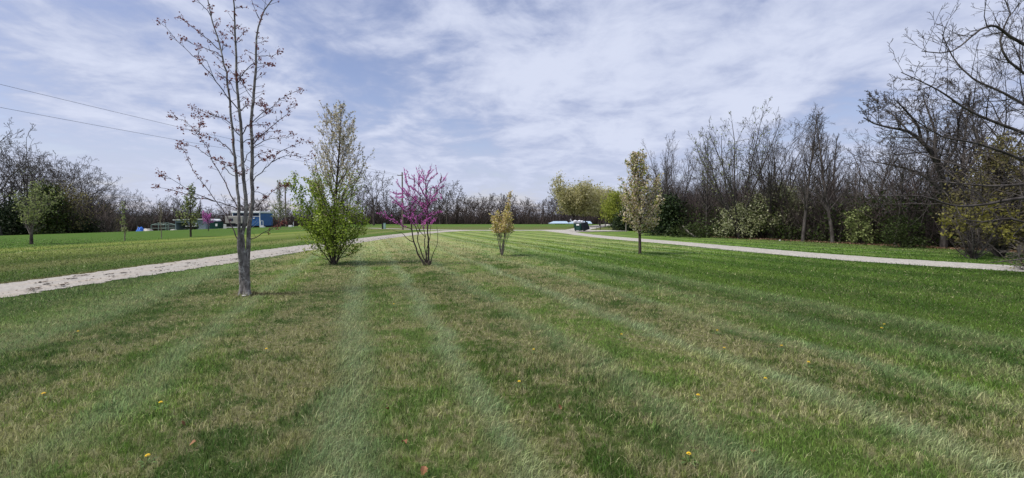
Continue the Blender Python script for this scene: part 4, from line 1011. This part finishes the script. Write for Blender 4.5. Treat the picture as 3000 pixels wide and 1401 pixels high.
# overhanging tree at the right border --------------------------------------
rng = random.Random(88); ox, oy = 18.2, 12.8
root = empty('overhanging_tree', (ox, oy, 0), 'near dark tree at the right border with long bare branches reaching left over the drive', 'tree')
sk = Sk(); T = []
def w3(*a): return smooth_poly([Vector(p) for p in a], .4)
T.append((w3((0, 0, -.1), (-.1, .1, 2), (-.3, .2, 4.5), (-.5, .3, 7), (-.4, .4, 10)), .22, .05))
def tr2(pts, Y1): # branches end where the photo shows their tips
    n = len(pts) - 1
    st = Vector((-.3, .2, 0)); z0 = min(8.5, max(1.2, at(*pts[0], oy).z)); st.z = z0
    Pw = [st]
    for i, (x, y) in enumerate(pts[1:]): q = at(x, y, oy + (Y1 - oy) * (i + 1) / n); Pw.append(q - Vector((ox, oy, 0)))
    T.append((smooth_poly(Pw, .3), .07, .01))
tr2([(3300, 260), (3000, 130), (2900, 75), (2790, 150), (2700, 150)], 12)
tr2([(3300, 500), (3000, 390), (2850, 330), (2750, 265), (2640, 212)], 12.5)
tr2([(3300, 500), (2990, 300), (2850, 230), (2790, 165), (2760, 100)], 13.5)
tr2([(3300, 600), (3000, 470), (2860, 420), (2760, 400), (2650, 330)], 12)
tr2([(3300, 560), (3000, 580), (2880, 600), (2790, 602), (2700, 575), (2560, 575)], 12.5)
tr2([(3300, 520), (3000, 540), (2900, 545), (2780, 535), (2700, 530)], 14)
tr2([(3300, 350), (3000, 215), (2930, 120), (2960, 40), (2930, -20)], 12.6)
tr2([(3300, 650), (3050, 660), (2960, 640), (2880, 650), (2800, 640)], 13.6)
tr2([(3300, 700), (3080, 740), (2990, 760), (2900, 770)], 12.8)
Pt2 = dict(Pt); Pt2.update(rmin=.005, n=[0, 6, 4, 3, 0], wander=[0, .12, .16, .2, .2])
for q, d, r, t in grown(sk, rng, T, Pt2, .34, 0):
    if q.z > .8: branch(sk, rng, q, d + UP * .15, rng.uniform(.5, 1.4), min(r * .45, .03), 2, Pt2)
wood_parts(sk, root, M['wood_bark'], M['wood_bark'], 8, 5, 3, 0, 3)
def leafpatch(cx, cy, Y, rx, rz, n, sz, mat, nm, seed):
    nr = np.random.default_rng(seed); c0 = at(cx, cy, Y) - Vector((ox, oy, 0))
    K = max(6, n // 30); cs = np.array(c0) + nr.normal(size=(K, 3)) * np.array([rx, .5, rz]); c = cs[nr.integers(0, K, n)] + nr.normal(size=(n, 3)) * .13
    leaf_obj(nm, c, sz * nr.uniform(.5, 1.4, n), M[mat], root, seed)
blob_plant('leafy_tree', 2935, 742, 395, 260, 7500, M['olive'], 'tree with olive spring leaves below and behind the overhanging branches', 'tree', .075, 91, Y=19.5, prof=egg, lo=.12, clump=.13, stems=34, bark='wood_bark', partn='leaves')
blob_plant('leafy_tree', 2855, 745, 590, 210, 1300, M['yellowl'], 'low tree with yellow green leaf sprays under the overhanging branches', 'tree', .075, 92, Y=18.5, prof=dome, lo=.3, clump=.10, stems=18, bark='wood_bark', partn='leaves')
blob_plant('twiggy_bush', 3020, 830, 700, 170, 420, M['olive'], 'bare twiggy bush at the right border beside the drive', 'shrub', .04, 93, Y=14.2, prof=dome, clump=.2, stems=14, bark='grey_bark', partn='leaves')

# ------------------------------------------------------------------ poles and wires
def ubox(name, px, Y, label, cat, group=None, rz=0.0):
    x = (px - CX) / F * Y; return empty(name, (x, Y, hz(x, Y)), label, cat, group, rz), x
r_, x1 = ubox('utility_pole', 1180, 71, 'wooden utility pole with a short crossarm behind the magenta redbud', 'utility pole')
h1 = ht(505, 71)
MB().tube((0, 0, -.3), (0, 0, h1), .15, .10, 12).build('pole', M['pole'], r_)
MB().box(-.75, .12, -.05, .05, h1 - .55, h1 - .43).build('crossarm', M['pole'], r_)
for xx in (-.7, -.2): MB().tube((xx, 0, h1 - .43), (xx, 0, h1 - .30), .035, .025).build('insulator', M['metal'], r_)
r_, x2 = ubox('utility_pole', 838, 95, 'dark utility pole at the left, beside the loose green tree', 'utility pole')
h2 = ht(541, 95) - hz(x2, 95)
MB().tube((0, 0, -.3), (0, 0, h2), .17, .12, 12).build('pole', M['pole'], r_)
MB().box(-.2, .8, -.06, .06, h2 - .5, h2 - .36).build('crossarm', M['pole'], r_)
MB().tube((.32, -.1, h2 - 1.4), (.32, -.1, h2 - .7), .17, .17).build('transformer', M['metal'], r_)
def wirep(a, b, sag, label):
    a, b = Vector(a), Vector(b); P = [a.lerp(b, t / 30) - UP * sag * 4 * (t / 30) * (1 - t / 30) for t in range(31)]
    v, f = tubes([(P, [.011] * 31)], 5); tag(link('power_line', np_mesh('power_line', v, [f], smooth=True), M['wire']), label, 'wire', 'power lines')
p1 = Vector((x1 - .7, 71, h1 - .30)); p2 = Vector((x1 - .2, 71, h1 - .30))
wirep((-34, 13, 10.3), p1, .45, 'upper of the two power lines coming in from the upper left')
wirep((-34, 13, 8.6), p2 - UP * .2, .5, 'lower of the two power lines coming in from the upper left')
wirep(p2 - UP * 2.6, (70, 165, 7.5), 1.0, 'faint power line running right above the far wood')
wirep((x2 + .7, 95, h2 + hz(x2, 95) - .3), p1 - UP * .2, .5, 'power line between the two utility poles')
r_, _ = ubox('utility_pedestal', 1127, 76, 'pale green metal utility pedestal on the far lawn, right of its dark neighbour', 'utility box')
MB().box(-.16, .16, -.12, .12, 0, .95).build('cabinet', M['teal'], r_, .03); MB().box(-.18, .18, -.14, .14, .95, 1.02).build('cap', M['teal'], r_)
r_, _ = ubox('utility_pedestal', 1121, 76.6, 'dark utility pedestal just left of the pale green one', 'utility box')
MB().box(-.12, .12, -.1, .1, 0, .86).build('cabinet', M['lid'], r_, .02); MB().box(-.14, .14, -.12, .12, .86, .92).build('cap', M['lid'], r_)

# ------------------------------------------------------------------ bins
r_, _ = ubox('dumpster', 1700, 61, 'dark green dumpster with its black lid hanging open by the right hand drive', 'dumpster', rz=-.72)
b = MB(); b.hexa([(-.55, -.6, .14), (.5, -.6, .14), (.5, .65, .14), (-.55, .65, .14), (-.62, -.7, 1.12), (.55, -.7, 1.12), (.55, .7, 1.2), (-.62, .7, 1.2)]).build('body', M['bin'], r_, .03)
b = MB(); [b.box(x - .03, x + .03, -.76, -.6, .3, 1.08) for x in (-.45, .35)]; b.build('ribs', M['bin'], r_)
MB().hexa([(-.67, -.74, 1.12), (.6, -.74, 1.12), (.6, .74, 1.2), (-.67, .74, 1.2), (-.67, -.74, 1.18), (.6, -.74, 1.18), (.6, .74, 1.26), (-.67, .74, 1.26)]).build('rim', M['metal'], r_)
b = MB(); Mx = Matrix.Translation((.62, -.05, 1.2)) @ Matrix.Rotation(math.radians(-16), 4, 'Y') @ Matrix.Rotation(math.radians(9), 4, 'X')
b.box(0, .06, -.85, .85, -1.08, .0, Mx)
for k in range(6): b.box(.06, .1, -.80 + k * .3, -.70 + k * .3, -1.03, -.05, Mx)
b.build('lid', M['lid'], r_)
MB().box(-.15, .3, -.775, -.765, .82, 1.0).build('label_plate', M['white'], r_)
for (x, y) in ((-.45, -.45), (.4, -.45), (-.45, .5), (.4, .5)): MB().tube((x - .04, y, .08), (x + .04, y, .08), .08, .08, 12).build('wheel', M['lid'], r_)
nb = random.Random(3)
def bag(x, y, z, s, label, w_, mat='bag'):
    import bmesh
    bm = bmesh.new(); bmesh.ops.create_icosphere(bm, subdivisions=3, radius=s)
    for v in bm.verts:
        k_ = 1 + .35 * mnoise.noise(v.co * 3.2 / s * .5 + Vector((x, y, 2))); v.co *= k_; v.co.z *= .72
    me = bpy.data.meshes.new('trash_bag'); bm.to_mesh(me); bm.free()
    for p in me.polygons: p.use_smooth = True
    o = link('trash_bag', me, M[mat]); o.location = (w_.x + x, w_.y + y, w_.z + z); return tag(o, label, 'trash bag', 'trash bags in the bins')
wd = Vector(((1698 - CX) / F * 61, 61, 0))
bag(-.6, 0, 1.34, .28, 'white trash bag at the left end of the open green dumpster', wd); bag(.0, .2, 1.36, .26, 'white trash bag in the middle of the open green dumpster', wd); bag(.35, .1, 1.34, .22, 'white trash bag by the lid of the open green dumpster', wd)
b = MB(); Mx = Matrix.Translation((wd.x - 1.0, 61.2, 1.2)) @ Matrix.Rotation(math.radians(-24), 4, 'Y'); b.box(-.04, .04, -.03, .03, 0, .55, Mx); b.box(-.16, .04, -.03, .03, .40, .46, Mx); tag(b.build('wood_scrap', M['white']), 'white scrap sticking up from the left end of the green dumpster', 'scrap')
# second dumpster, by the shed
Yd = 82
r_, _ = ubox('dumpster', 632, Yd, 'dark green dumpster heaped with white bags beside the grey shed', 'dumpster')
zt = ht(650, Yd) - hz((632 - CX) / F * Yd, Yd)
MB().hexa([(-.78, -.6, .1), (.95, -.6, .1), (.95, .7, .1), (-.78, .7, .1), (-.82, -.65, zt), (1.0, -.65, zt), (1.0, .75, zt), (-.82, .75, zt)]).build('body', M['bin'], r_, .03)
MB().box(-.86, 1.04, -.69, .79, zt, zt + .09).build('rim', M['lid'], r_); MB().box(.42, .78, -.685, -.66, .55, 1.0).build('label_plate', M['white'], r_)
wd = Vector(((632 - CX) / F * Yd, Yd, hz((632 - CX) / F * Yd, Yd)))
bag(-.35, 0, zt + .2, .42, 'white trash bag heaped left on the dumpster beside the grey shed', wd); bag(.55, .1, zt + .18, .36, 'white trash bag heaped right on the dumpster beside the grey shed', wd); bag(.1, .2, zt + .2, .36, 'white trash bag in the middle of the dumpster beside the grey shed', wd)

# ------------------------------------------------------------------ buildings on the left
def X_(px, Y): return (px - CX) / F * Y
Ys = 88; x0, x1_ = X_(514, Ys), X_(603, Ys); xc = (x0 + x1_) / 2; zb = hz(xc, Ys); top = ht(643.5, Ys) - zb; W = (x1_ - x0) / 2
r_ = empty('shed', (xc, Ys, zb), 'long low grey shed with white roof edge and an open bay at its left', 'building')
b = MB(); b.box(-W * .15, W, 0, 4, 0, top - .12); b.box(-W, -W * .15, 3.8, 4, 0, top - .12); b.box(-W, -W + .1, 0, 3.8, 0, top - .12); b.box(-W + .1, -W * .15, 0, .1, top - .62, top - .12); b.build('wall', M['grey'], r_)
MB().hexa([(-W - .25, -.3, top - .16), (W + .15, -.3, top + .02), (W + .15, 4.3, top + .02), (-W - .25, 4.3, top - .16), (-W - .25, -.3, top), (W + .15, -.3, top + .18), (W + .15, 4.3, top + .18), (-W - .25, 4.3, top)]).build('roof', M['white'], r_)
MB().box(-W + .1, -W * .15, 3.0, 3.78, 0, top - .2).build('bay_shade', M['dark'], r_)  # shade of the open bay, put in as a near-black block
w_ = MB().box(W * .12, W * .40, -.05, .0, .9, 1.45).build('window', M['dkblue'], r_)
fb = MB(); fb.box(W * .09, W * .43, -.08, -.002, 1.45, 1.56); fb.box(W * .34, W * .43, -.08, -.051, .45, 1.45); fb.build('frame', M['white'], w_)
# white boat on a trailer in front of the shed
Yb = 84; xb = X_(562, Yb); r_ = empty('boat', (xb, Yb, hz(xb, Yb)), 'small white boat with dark lower hull parked in front of the grey shed', 'boat')
b = MB(); prof = [(-1.3, .55), (-.9, .25), (.9, .25), (1.1, .62)]
hl = [(-1.15, 0), (-.9, .42), (.3, .5), (1.0, .48), (1.15, .35)]
v = []; f = []
for (x, hw) in hl:
    for (yy, z) in ((-hw, .75), (-hw * .7, .4), (0, .3), (hw * .7, .4), (hw, .75)): v.append((x, yy, z))
for i in range(len(hl) - 1):
    for j in range(4): f.append((i * 5 + j, i * 5 + j + 1, i * 5 + 6 + j, i * 5 + 5 + j))
f.append((20, 21, 22, 23, 24)); me = bpy.data.meshes.new('hull'); me.from_pydata(v, [], f); link('hull', me, M['lid'], r_)
b = MB(); [b.hexa([(hl[i][0], -hl[i][1] - .02, .73), (hl[i + 1][0], -hl[i + 1][1] - .02, .73), (hl[i + 1][0], hl[i + 1][1] + .02, .73), (hl[i][0], hl[i][1] + .02, .73), (hl[i][0], -hl[i][1] - .02, .88), (hl[i + 1][0], -hl[i + 1][1] - .02, .88), (hl[i + 1][0], hl[i + 1][1] + .02, .88), (hl[i][0], hl[i][1] + .02, .88)]) for i in range(1, len(hl) - 1)]; b.build('deck', M['white'], r_)
MB().box(-.1, .5, -.25, .25, .88, 1.12).build('windscreen', M['dkblue'], r_, .04)
for s_ in (-.45, .45): MB().tube((.3, s_ - .06, .26), (.3, s_ + .06, .26), .26, .26, 14).build('wheel', M['lid'], r_)
b = MB(); b.box(-1.6, 1.1, -.03, .03, .24, .30); b.box(.2, .4, -.42, .42, .22, .29); b.build('trailer_frame', M['metal'], r_)
# white picket panel
Yp = 86; x0, x1_ = X_(639, Yp), X_(662, Yp); r_ = empty('picket_fence', ((x0 + x1_) / 2, Yp, hz(x0, Yp)), 'short white fence panel between the white topped bin and the camper', 'fence'); w2 = (x1_ - x0) / 2
b = MB()
for k in range(9): b.box(-w2 + k * w2 * .245, -w2 + k * w2 * .245 + .12, -.02, .02, .02, 1.12 - .02 * k)
b.build('pickets', M['white'], r_); MB().box(-w2, w2, .02, .05, .3, .38).box(-w2, w2, .02, .05, .85, .93).build('rails', M['white'], r_)
# camper
Yc = 84; x0, x1_ = X_(660, Yc), X_(712, Yc); xc = (x0 + x1_) / 2; zb = hz(xc, Yc); W = (x1_ - x0) / 2; top = ht(633, Yc) - zb; bot = ht(655, Yc) - zb
r_ = empty('camper', (xc, Yc, zb), 'weathered grey camper trailer standing left of the blue cabin', 'camper')
MB().box(-W, W, 0, 2.2, bot, top).build('body', M['camper'], r_, .10)
MB().box(-W + .1, W - .1, .15, 2.0, .35, bot).build('underframe', M['dark'], r_)
for x in (-.3, .5): MB().tube((x, .0, .33), (x, .2, .33), .33, .33, 16).build('wheel', M['lid'], r_)
w_ = MB().box(-W * .5, -W * .1, -.03, 0, bot + .5, bot + .95).build('window', M['dkblue'], r_); MB().box(W * .2, W * .55, -.03, 0, bot - .1, top - .2).build('door', M['camper'], r_)
MB().box(-W * .8, W * .6, -.5, -.35, .12, .26).build('skirt_board', M['white'], r_)
# blue cabin
Yh = 92; x0, x1_ = X_(682, Yh), X_(763, Yh); xc = (x0 + x1_) / 2; zb = hz(xc, Yh); W = (x1_ - x0) / 2; top = ht(619, Yh) - zb
r_ = empty('cabin', (xc, Yh, zb), 'blue boxy cabin with a white roof band and white corner trim', 'building')
MB().box(-W + .12, W - .12, 0, 5, .5, top - .38).build('wall', M['blue'], r_)
MB().box(-W + .2, W - .2, .1, 4.8, 0, .5).build('foundation', M['dark'], r_)
MB().box(-W - .05, W + .05, -.2, 5.2, top - .38, top).build('roof', M['white'], r_, .05)
MB().box(-W + .3, W - .3, -.03, -.003, top - .95, top - .5).build('window_band', M['dkblue'], r_)
b = MB(); b.box(-W + .12, W - .12, -.06, -.003, top - 1.12, top - 1.0); b.build('trim_band', M['white'], r_)
for s_ in (-1, 1): MB().box(min(s_ * W, s_ * (W - .14)), max(s_ * W, s_ * (W - .14)), -.08, .1, .1, top - .38).build('corner_trim', M['white'], r_)
MB().box(W * .50, W * .62, -.10, -.003, top - 1.55, top - 1.35).build('lamp', M['white'], r_)
MB().box(-W + .3, W * .35, -.35, -.2, .05, .62).build('skirting', M['white'], r_)
b = MB(); b.tube((W * .35, -.5, .3), (W * .85, -.3, 1.7), .03); b.tube((W * .5, -.5, .1), (W * .95, -.3, 1.3), .03); b.build('stair_rail', M['grey'], r_)
st = MB(); [st.box(W + .15 , W + .75, -.3 - .0, .5, .0, .35 + .2 * k) if k == 0 else st.box(W + .15 + .0, W + .45, -.1, .5, .35, .6) for k in range(2)]; st.build('steps', M['white'], r_)
b = MB(); [b.box(x, x + .07, -.25, -.18, .35, 1.45) for x in (W + .16, W + .66)]; b.box(W + .16, W + .73, -.245, -.185, 1.45, 1.53); b.build('porch_rail', M['white'], r_)
# kennel frame
Yk = 78; x0, x1_ = X_(443, Yk), X_(486, Yk); xc = (x0 + x1_) / 2; zb = hz(xc, Yk); W = (x1_ - x0) / 2; e = ht(659, Yk) - zb; rd = ht(653.5, Yk) - zb
r_ = empty('kennel', (xc, Yk, zb), 'empty pale green metal frame with low gable beside a blue tarp', 'frame')
b = MB()
for yy in (0, 2.2):
    for x in (-W, 0 if yy else -W * .0, W): b.tube((x, yy, 0), (x, yy, e if x else rd), .03)
    b.tube((-W, yy, e), (0, yy, rd), .03); b.tube((0, yy, rd), (W, yy, e), .03); b.tube((-W, yy, e), (W, yy, e), .02); b.tube((-W, yy, e * .5), (W, yy, e * .5), .02)
for x, z in ((-W, e), (W, e), (0, rd)): b.tube((x, 0, z), (x, 2.2, z), .03)
b.build('frame', M['frame'], r_)
b = MB()
for k in range(18): x = -W + 2 * W * (k + .5) / 18; b.tube((x, 2.2, 0), (x, 2.2, e), .006, .006, 4)
b.build('mesh_wires', M['frame'], r_)
def tarp(px, Y, wpx, h, mat, label, name='tarp', cat='tarp'):
    x = X_(px, Y); W = wpx / 2 / F * Y; n = 14; v = []; f = []
    for i in range(n + 1):
        for j in range(7):
            u = i / n * 2 - 1; t = j / 6 * 2 - 1; z = h * max(0, 1 - u ** 4) * max(0, 1 - t ** 4) * (.75 + .5 * mnoise.noise(Vector((i * .5, j * .6, px)))); v.append((u * W, t * .7, max(0, z)))
    for i in range(n):
        for j in range(6): a = i * 7 + j; f.append((a, a + 7, a + 8, a + 1))
    me = bpy.data.meshes.new(name); me.from_pydata(v, [], f); o = link(name, me, M[mat]); o.location = (x, Y, hz(x, Y)); o.data.polygons.foreach_set('use_smooth', [True] * len(f)); return tag(o, label, cat)
tarp(413, 76, 17, .95, 'tarp', 'bright blue tarp over a heap left of the kennel frame')
tarp(432, 76.5, 26, .72, 'camper', 'grey sheet over low lumber between the blue tarp and the kennel frame')
tarp(508, 84, 14, .5, 'camper', 'small grey heap left of the shed opening', 'heap', 'heap')
for px, Y, ty, lb in ((325, 80, 660, 'leftmost weathered fence post at the edge of the left lawn'), (357, 80, 656, 'tallest weathered fence post beside the thin sapling'), (405, 79, 662, 'weathered fence post touching the blue tarp')):
    x = X_(px, Y); zb = hz(x, Y); tag(MB().tube((x, Y, zb - .1), (x - .06, Y, ht(ty, Y)), .10, .08, 8).build('fence_post', M['fencew']), lb, 'post', 'weathered fence posts')
x = X_(797, 68); tag(MB().tube((x, 68, -.1), (x, 68, ht(650, 68)), .035, .03, 8).build('stake', M['dark_bark']), 'thin dark stake in the lawn right of the blue cabin', 'stake')
for px, Y, ty, lb in ((860, 96, 650, 'short white post near the left utility pole'),):
    x = X_(px, Y); tag(MB().tube((x, Y, -.3), (x, Y, ht(ty, Y)), .06, .05, 8).build('marker_post', M['white']), lb, 'post')
x = X_(851, 96); tag(MB().box(x - .35, x + .35, 95.8, 96.2, -.3, ht(660, 96)).build('utility_box', M['white'], None, .04), 'low white box at the foot of the left utility pole', 'box')
# right: blue roofed buildings below the crest, posts
for (pa, pb, lb) in ((1612, 1664, 'left one of two long low buildings with pale blue roofs beyond the lawn'), (1668, 1733, 'right one of two long low buildings with pale blue roofs, behind the pear trunks')):
    Y = 152; x0, x1_ = X_(pa, Y), X_(pb, Y); xc = (x0 + x1_) / 2; W = (x1_ - x0) / 2; zb = hz(xc, Y); top = ht(648.5, Y) - zb
    r_ = empty('long_building', (xc, Y, zb), lb, 'building', 'pale blue roofed buildings')
    MB().box(-W, W, 0, 7, -.8, .45).build('wall', M['white'], r_)
    MB().hexa([(-W - .2, -.4, .42), (W + .2, -.4, .42), (W + .2, 7.4, .42), (-W - .2, 7.4, .42), (-W + 1.5, 2.4, top), (W - .1, 2.4, top), (W - .1, 4.6, top), (-W + 1.5, 4.6, top)]).build('roof', M['roof'], r_)
    MB().box(-W * .5, W * .7, -.03, -.003, -.1, .3).build('window_band', M['dkblue'], r_)
x = X_(1759, 66); tag(MB().tube((x, 66, -.1), (x, 66, ht(648, 66)), .05, .05, 8).tube((x, 66, ht(652, 66)), (x + .1, 66, ht(652, 66)), .02).build('sign_post', M['dark_bark']), 'upright dark post right of the open green dumpster', 'post')
x = X_(1745, 64); tag(MB().tube((x, 64, -.1), (x + .3, 64, ht(655, 64)), .03, .02, 8).build('leaning_stake', M['dark_bark']), 'thin dark stake leaning right beside the upright post', 'stake')
x = X_(1773, 100); tag(MB().tube((x, 100, -.1), (x, 100, ht(640, 100)), .13, .11, 8).build('marker_post', M['fencew']), 'pale wooden post below the willow near the branch road', 'post')
x = X_(1834, 58); tag(MB().tube((x, 58, -.1), (x, 58, ht(654, 58)), .07, .06, 10).build('marker_post', M['fencew']), 'pale wooden post in front of the dark evergreen bush', 'post')
# leaning log in the wood and bits of litter
p = on_ground(2040, 696); q = at(2000, 662, p.y + .5)
v, f = tubes([(smooth_poly([p, p.lerp(q, .5) - UP * .12, q], .4), [.07] * len(smooth_poly([p, p.lerp(q, .5) - UP * .12, q], .4)))], 8)
tag(link('fallen_branch', np_mesh('fallen_branch', v, [f], smooth=True), M['fencew']), 'pale fallen branch leaning at the wood edge behind the drive', 'branch')

# ------------------------------------------------------------------ small things on the grass
def dandelion(px, py, k, label, sc=1.0):
    p = on_ground(px, py); rr = random.Random(k)
    r_ = empty('dandelion', p, label, 'flower', 'dandelions on the lawn', rr.uniform(0, 6)); h = .055
    bm = MB(); bm.tube((0, 0, 0), (.006, 0, h), .0022, .0018, 6); bm.build('stem', M['stem'], r_)
    v = [(0.006, 0, h + .012)]; f = []
    R_ = .019 * sc
    for ring, (rad, z, m) in enumerate(((R_, .006, 26), (R_ * .68, .012, 20))):
        for i in range(m):
            a = 2 * math.pi * i / m; w_ = math.pi / m * 1.1; n = len(v)
            v += [(.006 + rad * .2 * math.cos(a), rad * .2 * math.sin(a), h + z * .8), (.006 + rad * .8 * math.cos(a - w_), rad * .8 * math.sin(a - w_), h + z), (.006 + rad * math.cos(a), rad * math.sin(a), h + z * 1.1 + .001), (.006 + rad * .8 * math.cos(a + w_), rad * .8 * math.sin(a + w_), h + z)]
            f.append((n, n + 1, n + 2, n + 3))
    me = bpy.data.meshes.new('flower_head'); me.from_pydata(v, [], f); link('flower_head', me, M['petal'], r_)
    v = []; f = []
    for i in range(6):
        a = 1.05 * i + rr.random() * .4; L = rr.uniform(.05, .09); ux, uy = math.cos(a), math.sin(a); n = len(v)
        v += [(0, 0, .004), (ux * L * .6 - uy * .009, uy * L * .6 + ux * .009, .022), (ux * L, uy * L, .016), (ux * L * .6 + uy * .009, uy * L * .6 - ux * .009, .022)]; f.append((n, n + 1, n + 2, n + 3))
    me = bpy.data.meshes.new('leaves'); me.from_pydata(v, [], f); link('leaves', me, M['stem'], r_)
DG = 'small yellow dandelion far out on the green right side of the lawn'
for k_, (px, py, lb) in enumerate(((472, 1198, 'yellow dandelion in the grass at the lower left, upper one of the near pair'), (430, 1361, 'yellow dandelion nearest the camera at the bottom left'), (780, 1036, 'yellow dandelion beside the dry patch left of the pale mown strips'), (1521, 1136, 'yellow dandelion between the two central pale mown strips'),
        (2018, 1356, 'orange yellow dandelion at the bottom, right of centre'), (2046, 1176, 'yellow dandelion in the dry grass right of centre, above the bottom one'), (2241, 1125, 'yellow dandelion just below the long pale mown strip on the right'), (2370, 1077, 'yellow dandelion just above the long pale mown strip on the right'), (2290, 1027, 'yellow dandelion highest of the three near the long pale strip'),
        (1565, 1038, DG), (1822, 992, 'yellow dandelion small in the pale grass in the middle distance'), (230, 983, 'small yellow dandelion in the dark grass at the left'), (130, 1172, 'pale yellow dandelion at the left border'), (2591, 962, DG), (2582, 973, DG), (2100, 980, DG), (2123, 1034, DG), (1155, 900, 'tiny yellow dandelion on the central pale mown strip'))):
    dandelion(px, py, k_, lb, .9)
def dleaf(px, py, k, s, mat, label, name='dead_leaf', cat='leaf'):
    p = on_ground(px, py); rr = random.Random(k); v = []; f = []; n = 9
    for i in range(n):
        t = i / (n - 1); w_ = s * .38 * math.sin(math.pi * t) * (1 + .45 * (i % 2)); z = .035 + .02 * math.sin(t * 3 + k)
        v += [(t * s - s / 2, -w_, z + .35 * w_), (t * s - s / 2, 0, z), (t * s - s / 2, w_, z + .35 * w_)]
    for i in range(n - 1): a = i * 3; f += [(a, a + 3, a + 4, a + 1), (a + 1, a + 4, a + 5, a + 2)]
    me = bpy.data.meshes.new(name); me.from_pydata(v, [], f); o = link(name, me, M[mat]); o.location = p; o.rotation_euler = (rr.uniform(-.4, .4), rr.uniform(-.4, .4), rr.uniform(0, 6)); return tag(o, label, cat, 'dead leaves on the lawn' if name == 'dead_leaf' else None)
for k_, (px, py, lb) in enumerate(((1183, 1315, 'curled brown dead leaf near the bottom, left of centre'), (1238, 1392, 'rusty brown dead leaf at the bottom edge of the picture'), (535, 1250, 'pinkish dried leaf near the lower left dandelion pair'), (2208, 1330, 'reddish brown dead leaf at the bottom right'), (1640, 1200, 'small brown leaf in the dry grass right of the central dandelion'), (1137, 1208, 'tan dead leaf on the left central strip'), (2255, 920, 'pale dried leaf far up the right lawn'), (560, 1315, 'pinkish dead leaf at the lower left'))):
    dleaf(px, py, k_, .038 if k_ not in (0, 1) else .05, 'deadleaf', lb)
p = on_ground(2285, 706); 
tag(MB().box(p.x - .06, p.x + .06, p.y - .05, p.y + .05, 0, .09).build('paper_scrap', M['paper'], None, .03), 'small white object lying at the edge of the right hand wood', 'litter')
# flat stone at the maple's foot
import bmesh
bm = bmesh.new(); bmesh.ops.create_icosphere(bm, subdivisions=3, radius=.045)
for v_ in bm.verts: v_.co *= 1 + .3 * mnoise.noise(v_.co * 12); v_.co.z *= .35
me = bpy.data.meshes.new('stone'); bm.to_mesh(me); bm.free(); o = link('stone', me, M['stone']); p = on_ground(722, 868); o.location = (p.x, p.y - .1, .03); tag(o, 'flat pale stone at the foot of the maple', 'stone')
# dark leaf crumbs on the left drive
rg = np.random.default_rng(6); cs = []
for (px, py, wpx) in ((118, 834, 20), (208, 822, 25), (324, 808, 10), (366, 804, 15), (95, 856, 20), (232, 814, 10), (250, 812, 10), (180, 842, 30), (465, 788, 8), (560, 775, 40), (690, 762, 30), (840, 738, 40), (1000, 712, 20), (1060, 703, 22), (1130, 693, 14), (100, 852, 12), (850, 742, 30), (1180, 697, 14), (140, 838, 10)):
    a = on_ground(px, py); R_ = wpx / 2 / F * a.y; n = int(14 + 22 * R_)
    c = np.array(a) + np.column_stack([rg.normal(0, R_ * .6, n), rg.normal(0, .07 + .04 * R_, n), rg.uniform(.05, .07, n)]); cs.append(c)
n = 700; y = rg.uniform(8, 45, n); x = np.where(rg.random(n) < .75, rg.normal(-11.1, .18, n), rg.normal(-12.3, .4, n)); cs.append(np.column_stack([x, y, rg.uniform(.045, .06, n)]))
c = np.concatenate(cs); V, Fc, r = leaves(c, rg.uniform(.03, .09, len(c)), rg, 1.3); V[:, 2] = V[:, 2] * .25 + .045
tag(link('leaf_crumbs', np_mesh('leaf_crumbs', V, [Fc], {'rnd': r}), M['darklit']), 'dark leaf crumbs scattered on the left gravel drive', 'leaf litter', kind='stuff')
print('objects', len(bpy.data.objects))
